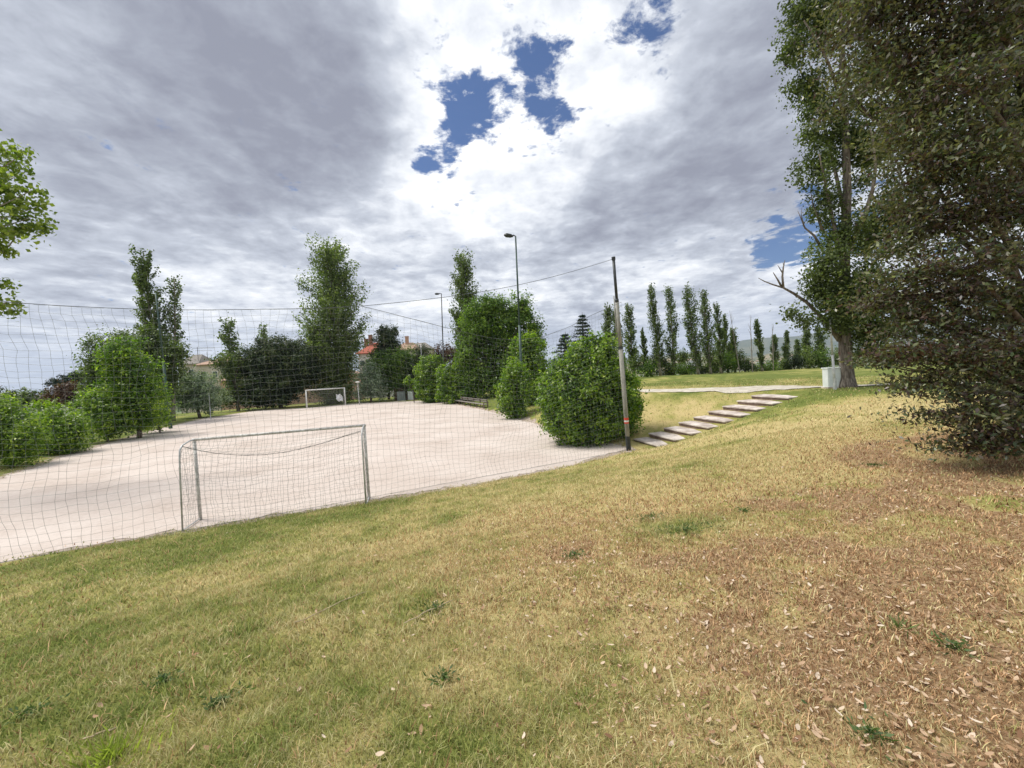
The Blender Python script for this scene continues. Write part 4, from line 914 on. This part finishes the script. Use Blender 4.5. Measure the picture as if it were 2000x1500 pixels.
# ------------------------------------------------------------------ houses behind
def house(label, px, depth, wpx, eave_py, ridge_py, mats, rz=0, dep=9, windows=((-.3, .6), (.1, .6), (.35, .6)), chim=(), basey=760, gable=False):
    bw = at(px, basey, depth); z = hgt(bw[0], depth) - .3; k = depth / FPX; w = wpx * k
    he = at(px, eave_py, depth)[2] - z; hr = at(px, ridge_py, depth)[2] - z
    root = empty('house', (bw[0], depth, z), label, 'house', 'houses beyond the trees', rz)
    wall, roof = M[mats[0]], M[mats[1]]
    MB().box((0, dep / 2, he / 2), (w, dep, he)).build('wall', wall, root)
    m = MB(); o = .5; t = .18
    if not gable:
        a = [(-w / 2 - o, -o, he + .003), (w / 2 + o, -o, he + .003), (w / 2 + o, dep + o, he + .003), (-w / 2 - o, dep + o, he + .003), (-w * .22, dep / 2, hr), (w * .22, dep / 2, hr)]
        m.v = a + [(x, y, zz + t) for x, y, zz in a]
        m.f = [[3, 2, 1, 0], [0, 1, 7, 6], [1, 2, 8, 7], [2, 3, 9, 8], [3, 0, 6, 9], [6, 7, 11, 10], [7, 8, 11], [8, 9, 10, 11], [9, 6, 10]]
    else:
        a = [(-w / 2 - o, -o, he), (w / 2 + o, -o, he), (w / 2 + o, dep + o, he), (-w / 2 - o, dep + o, he), (-w / 2 - o, dep / 2, hr), (w / 2 + o, dep / 2, hr)]
        m.v = [(x, y, zz + .003) for x, y, zz in a] + [(x, y, zz + t) for x, y, zz in a]
        m.f = [[0, 1, 5, 4], [2, 3, 4, 5], [6, 7, 1, 0], [8, 9, 3, 2], [6, 10, 11, 7], [8, 11, 10, 9], [0, 4, 10, 6], [4, 3, 9, 10], [1, 7, 11, 5], [5, 11, 8, 2]]
        g = MB(); g.v = [(-w / 2, dep / 2 - dep / 2, he), (-w / 2, dep, he), (-w / 2, dep / 2, hr), (w / 2, 0, he), (w / 2, dep, he), (w / 2, dep / 2, hr)]; g.f = [[0, 1, 2], [3, 5, 4]]; g.build('gable', wall, root)
    rf = m.build('roof', roof, root)
    for cx, ch in chim:
        MB().box((cx * w, dep * .4, hr + ch / 2 - .5), (.75, .75, ch + 1)).box((cx * w, dep * .4, hr + ch + .05), (.95, .95, .12)).build('chimney', M['stucco_red' if mats[1] == 'tile' else 'stucco_pink'], rf)
    for fx, fz in windows:
        f = MB().box((fx * w, -.03, he * fz), (1.2, .08, 1.4)).build('window', M['white_paint'], root); MB().box((fx * w, -.08, he * fz), (1.0, .03, 1.2)).build('pane', M['glass'], f)
    return root
h1 = house('red roofed house with two chimneys behind the dark pointed crown', 737, 92, 64, 690, 667, ('stucco_white', 'tile'), 0, 9, ((-.4, .8), (-.2, .8)), ((-.40, 1.0), (-.26, 1.9)), basey=770)
h2 = house('low grey roofed block with an aerial left of the slim poplar', 372, 96, 36, 712, 692, ('stucco', 'wood_grey'), .1, 8, ((-.2, .85), (.15, .85)), basey=780)
h3 = house('long beige house with a pale orange tiled roof behind the olive tree', 425, 88, 78, 712, 698, ('stucco', 'tile_pale'), -.1, 8, ((-.3, .8), (0, .8), (.3, .8)), ((.1, .8),), basey=785)
h4 = house('grey capped block rising above the leafy green tree', 822, 100, 40, 682, 668, ('stucco', 'wood_grey'), 0, 8, (), basey=770)
h5 = house('pale house with an orange roof and chimney above the leafy tree', 796, 96, 44, 684, 668, ('stucco', 'tile_pale'), 0, 8, (), ((-.02, 1.6),), basey=770)
h6 = house('pink rendered house glimpsed between dark trees left of the far goal', 560, 80, 250, 738, 712, ('stucco_pink', 'tile_pale'), .03, 8, ((-.3, .4), (-.1, .4), (.3, .4)), basey=790)
bw = at(383, 690, 95); an = empty('roof_aerial', (bw[0], 95.5, at(383, 696, 95)[2] - 1), 'thin television aerial standing on the grey roofed block', 'aerial')
MB().tube([(0, 0, 0), (0, 0, 3.2)], .05, 6).tube([(2.2, 0, .3), (2.2, 0, 2.0)], .04, 5).build('mast', M['steel_dark'], an)
MB().tube([(-1.2, 0, 3.0), (4.2, 0, 2.8)], .04, 5).tube([(-.6, 0, 2.4), (3.4, 0, 2.2)], .03, 5).build('crossbar', M['steel_dark'], an)

# village on the flank beyond the valley
VIL = [(1347, 707, 26, 8, 'tiny white building at the foot of the left hill'), (1358, 709, 18, 6, 'tiny flat building right of the white one below the left hill'), (1452, 712, 34, 11, 'long tiny pale building seen between poplars below the ridge'), (1464, 715, 30, 9, 'tiny pink roofed house beside the solitary poplar'),
       (1484, 711, 36, 12, 'tiny red roofed block right of the solitary poplar'), (1497, 714, 40, 8, 'wide low tiny roof right of the red roofed block'), (1524, 708, 22, 9, 'tiny pale house under the forked young poplar'), (1546, 700, 30, 10, 'small white building on the flank between the young poplars'), (1568, 704, 26, 8, 'tiny pale house left of the last young poplars')]
for px, py, w, h, lb in VIL:
    d = 1880; p = at(px, py, d); rt = empty('valley_house', tuple(p), lb, 'house', 'houses in the valley', RNG.uniform(-.3, .3)); h *= 1.1
    MB().box((0, 0, h / 2 - 14), (w, 12, h + 28)).build('wall', M['stucco_white'], rt)
    m = MB(); m.v = [(-w / 2 - 1, -7, h), (w / 2 + 1, -7, h), (w / 2 + 1, 7, h), (-w / 2 - 1, 7, h), (-w / 2 - 1, 0, h + 5), (w / 2 + 1, 0, h + 5)]; m.f = [[0, 1, 5, 4], [2, 3, 4, 5], [0, 4, 3], [1, 2, 5], [3, 2, 1, 0]]; m.build('roof', M['tile_pale'], rt)

# ------------------------------------------------------------------ grass, litter, weeds
def grass():
    mt = mat('grass_blade', lambda t: (lambda c: t.new('ShaderNodeMixShader', inp={0: .28, 1: principled(t, c, .7, .2), 2: t.new('ShaderNodeBsdfTranslucent', inp={0: c}).outputs[0]}).outputs[0])(
        t.new('ShaderNodeAttribute', attribute_name='col').outputs['Color']))
    rings = [(1.0, 3.2, 150000, .032, .0042), (3.2, 6.5, 190000, .038, .0065), (6.5, 13, 190000, .045, .011), (13, 34, 120000, .055, .022)]
    Vs, Cs = [], []
    for r0, r1, n, hh, ww in rings:
        r = np.sqrt(RNG.uniform(r0 ** 1.4, r1 ** 1.4, n) ** (2 / 1.4)); a = RNG.uniform(-R(72), R(72), n); x = r * np.sin(a); y = r * np.cos(a) - .2
        s = sdist(x, y); dry, bare, brown = cover(x, y)
        tuft = fbm(x * 9, y * 9, 3); keep = (s > .12 + (tuft - .5) * 1.3) & (RNG.uniform(0, 1, n) > bare * .25) & (RNG.uniform(0, 1, n) < .25 + tuft * 1.4)
        if r1 > 12:
            # keep blades off path and steps
            d = STB - STA; t_ = np.clip(((x - STA[0]) * d[0] + (y - STA[1]) * d[1]) / (d[0] ** 2 + d[1] ** 2), 0, 1); ds = np.hypot(x - STA[0] - t_ * d[0], y - STA[1] - t_ * d[1]); keep &= ds > .90
            yl = np.interp(x, PX, PY); keep &= np.abs(y - yl) > 1.25
        x, y, dry, brown, tuft = x[keep], y[keep], dry[keep], brown[keep], tuft[keep]; n = len(x); z = height(x, y)
        h = hh * RNG.uniform(.35, 1.25, n) * (.6 + 1.0 * tuft) * (1 - .25 * brown); w = ww * RNG.uniform(.6, 1.3, n)
        h = np.where(RNG.uniform(0, 1, n) > .985, h * 2.1, h)
        ang = RNG.uniform(0, 6.283, n); le = RNG.uniform(.25, 1.5, n) * h; lx, ly = np.cos(ang) * le, np.sin(ang) * le; a2 = ang + RNG.normal(0, .8, n) + 1.57; wx, wy = np.cos(a2) * w / 2, np.sin(a2) * w / 2
        b0 = np.stack([x - wx, y - wy, z - .004], -1); b1 = np.stack([x + wx, y + wy, z - .004], -1)
        m0 = np.stack([x - wx * .8 + lx * .35, y - wy * .8 + ly * .35, z + h * .6], -1); m1 = np.stack([x + wx * .8 + lx * .35, y + wy * .8 + ly * .35, z + h * .6], -1); tp = np.stack([x + lx, y + ly, z + h], -1)
        Vs.append(np.stack([b0, b1, m1, m0, tp], 1))
        q = np.clip(dry + RNG.normal(0, .28, n) + (fbm(x * 6 + 3, y * 6, 3) - .5) * 1.3, 0, 1)[:, None]
        gr = np.array([.125, .18, .04]) + RNG.uniform(0, 1, (n, 1)) ** 1.3 * np.array([.36, .33, .11]); st = np.array([.40, .345, .155]) + RNG.uniform(0, 1, (n, 1)) ** 1.5 * np.array([.50, .45, .30]); br = np.array([.19, .095, .040]) + RNG.uniform(0, 1, (n, 1)) ** 1.4 * np.array([.72, .52, .31])
        c = gr * (1 - q) + st * q; bq = (RNG.uniform(0, 1, n) < .10 + brown * .58)[:, None]; c = np.where(bq, br, c); Cs.append(np.repeat(c, 5, 0))
    V = np.concatenate(Vs); n = len(V); b = np.arange(n)[:, None] * 5
    Q = b + np.array([0, 1, 2, 3]); T = b + np.array([3, 2, 4])
    me = bpy.data.meshes.new('grass'); VV = V.reshape(-1, 3).astype(np.float32); me.vertices.add(len(VV)); me.vertices.foreach_set('co', VV.ravel())
    me.loops.add(7 * n); me.loops.foreach_set('vertex_index', np.concatenate([Q, T], 1).ravel().astype(np.int32))
    me.polygons.add(2 * n); ls = np.stack([np.arange(n) * 7, np.arange(n) * 7 + 4], 1).ravel().astype(np.int32); me.polygons.foreach_set('loop_start', ls); me.update(calc_edges=True)
    at_ = me.attributes.new('col', 'FLOAT_VECTOR', 'POINT'); at_.data.foreach_set('vector', np.concatenate(Cs).astype(np.float32).ravel())
    me.materials.append(mt); o = bpy.data.objects.new('grass', me); COL.objects.link(o); tag(o, 'short patchy green and straw coloured grass on the bank', 'grass', None, 'stuff')
_pl = np.array([onz(px, py, ZP)[:2] for px, py in ((1130, 768), (1250, 763), (1400, 759), (1560, 757), (1700, 754), (1800, 751.5))]); _o = np.argsort(_pl[:, 0]); PX, PY = _pl[_o, 0], _pl[_o, 1]
PX = np.r_[PX[0] - 6, PX, PX[-1] + 14]; PY = np.r_[PY[0] + (PY[0] - PY[1]) / (PX[2] - PX[1]) * 6, PY, PY[-1] + (PY[-1] - PY[-2]) / (PX[-2] - PX[-3]) * 14]
grass()
def litter():
    n = 64000; r = 1.0 + RNG.uniform(0, 1, n) ** 1.25 * 10; a = RNG.uniform(-R(65), R(70), n); x = r * np.sin(a); y = r * np.cos(a)
    dry, bare, brown = cover(x, y); cl = fbm(x * 1.7 + 8, y * 1.7, 3)
    keep = (RNG.uniform(0, 1, n) < .035 + brown * (.30 + cl * .8)) & (sdist(x, y) > .8); x, y = x[keep], y[keep]; n = len(x); z = height(x, y) + RNG.uniform(.008, .035, n)
    L = .009 + .042 * RNG.uniform(0, 1, n) ** 3.2; W = L * RNG.uniform(.32, .5, n); ang = RNG.uniform(0, 6.28, n); tx, ty = RNG.normal(0, .35, n), RNG.normal(0, .35, n); cu = RNG.uniform(.05, .35, n)
    V = []
    ax = np.stack([np.cos(ang), np.sin(ang), tx], -1); ax = unit(ax); up = unit(np.stack([RNG.normal(0, .25, n), RNG.normal(0, .25, n), np.ones(n)], -1)); sd_ = unit(np.cross(up, ax)); P = np.stack([x, y, z], -1)
    for f_, wf in ((-.5, .05), (-.25, .8), (.05, 1.0), (.3, .75), (.5, .05)):
        lift = (cu * (f_ * 2) ** 2 * L * .5)[:, None] * up
        c = P + ax * (f_ * L)[:, None] + lift
        V += [c - sd_ * (W * wf / 2)[:, None] + up * (cu * W * wf * .5)[:, None], c, c + sd_ * (W * wf / 2)[:, None] + up * (cu * W * wf * .5)[:, None]]
    V = np.stack(V, 1); b = np.arange(n)[:, None] * 15; F = []
    for i in range(4):
        for j in range(2): F.append(b + np.array([i * 3 + j, i * 3 + j + 1, i * 3 + j + 4, i * 3 + j + 3]))
    mt = mat('dead_leaf', lambda t: principled(t, t.ramp(t.new('ShaderNodeAttribute', attribute_name='v').outputs['Fac'], [(0, (.16, .085, .045)), (.35, (.34, .21, .12)), (.75, (.50, .37, .25)), (1, (.62, .52, .41))]), .75, .2))
    o = mesh_obj('leaf_litter', V.reshape(-1, 3), np.concatenate(F), mt, None, {'v': np.repeat(RNG.uniform(0, 1, n), 15)}, True); tag(o, 'scattered tan dead leaves on the brown grass', 'leaf litter', None, 'stuff')
litter()
WEEDS = [(1122, 1088, .20, 60, 'bushy dark green weed in the middle of the foreground'), (850, 1195, .17, 45, 'flattened weed beside dry stalks left of centre'), (1340, 1040, .32, 90, 'widest patch of low dark weeds, below the steps'), (1270, 1015, .2, 60, 'low weed patch left of the widest one'),
         (1708, 912, .20, 50, 'bluish weed tuft near the foot of the evergreen oak'), (320, 1335, .16, 50, 'upright dark weed at lower left'), (430, 1380, .14, 50, 'small weed cluster right of the upright weed'), (1760, 1230, .12, 16, 'single narrow leaved sprout in the brown litter'),
         (1860, 1270, .13, 30, 'little green weed in the litter at lower right'), (1700, 1440, .14, 30, 'yellow green weed near the bottom edge at right'), (210, 1480, .30, 110, 'pale spiky grass tussock at the bottom left'), (60, 1400, .14, 40, 'small weed near the left bottom corner'),
         (870, 1330, .12, 34, 'small dark weed below the flattened one'), (1455, 1000, .16, 40, 'dark weed above the litter right of centre')]
def weeds():
    for px, py, w, n, lb in WEEDS:
        b = hit(px, py); root = None; P = []; V = []
        n = n * (5 if 'widest' in lb else 3); w = w * (1.9 if 'widest' in lb else 1.1); a = RNG.uniform(0, 6.28, n); rr = w * .75 * np.abs(RNG.normal(0, .6, n)); x, y = b[0] + np.cos(a) * rr * 1.0, b[1] + np.sin(a) * rr; z = height(x, y) + RNG.uniform(.0, .05, n)
        spiky = 'tussock' in lb or 'narrow' in lb
        axis = np.stack([np.cos(a) * .7, np.sin(a) * .7, np.full(n, 1.1 if spiky else .45)], -1)
        o = leaf_mesh('weed', np.stack([x, y, z], -1) - b, .10 if spiky else .034, .07 if spiky else .34, RNG.uniform(0, 1, n) * .8 + (.4 if spiky else 0), M['plane'] if 'tussock' in lb else M['weed'], None, None, axis=axis)
        o.location = tuple(b); tag(o, lb, 'weed', 'weeds in the grass bank')
    mt = simple('dry_stalk', (.36, .28, .17), (.52, .43, .30), 20, .8)
    for i, (p0, p1, lb) in enumerate([((575, 1225), (720, 1160), 'long dry stalk lying left of centre'), ((790, 1225), (885, 1180), 'dry stalk crossing the flattened weed'), ((160, 1455), (235, 1430), 'short dry stalk near the pale tussock')]):
        a, c = hit(*p0), hit(*p1); pts = [a + (c - a) * f_ for f_ in np.linspace(0, 1, 9)]; pts = [np.array([q[0] + RNG.normal() * .006, q[1] + RNG.normal() * .006, hgt(q[0], q[1]) + .03]) for q in pts]
        o = MB().tube([q - a for q in pts], [.005] * 8 + [.002], 5).build('dry_stalk', mt); o.location = tuple(a); tag(o, lb, 'stalk', 'dry stalks on the grass')
weeds()

# ------------------------------------------------------------------ air
def haze():
    b = MB().box((600, 3400, 180), (16400, 9400, 600)).build('haze', None)
    m = bpy.data.materials.new('haze'); m.use_nodes = True; t = NT(m.node_tree); t.n.clear(); out = t.new('ShaderNodeOutputMaterial')
    v = t.new('ShaderNodeVolumePrincipled', inp={'Color': (.72, .82, 1, 1), 'Density': 0.00011, 'Anisotropy': .2}); t.l.new(v.outputs[0], out.inputs['Volume'])
    b.data.materials.append(m); tag(b, kind='stuff')
haze()
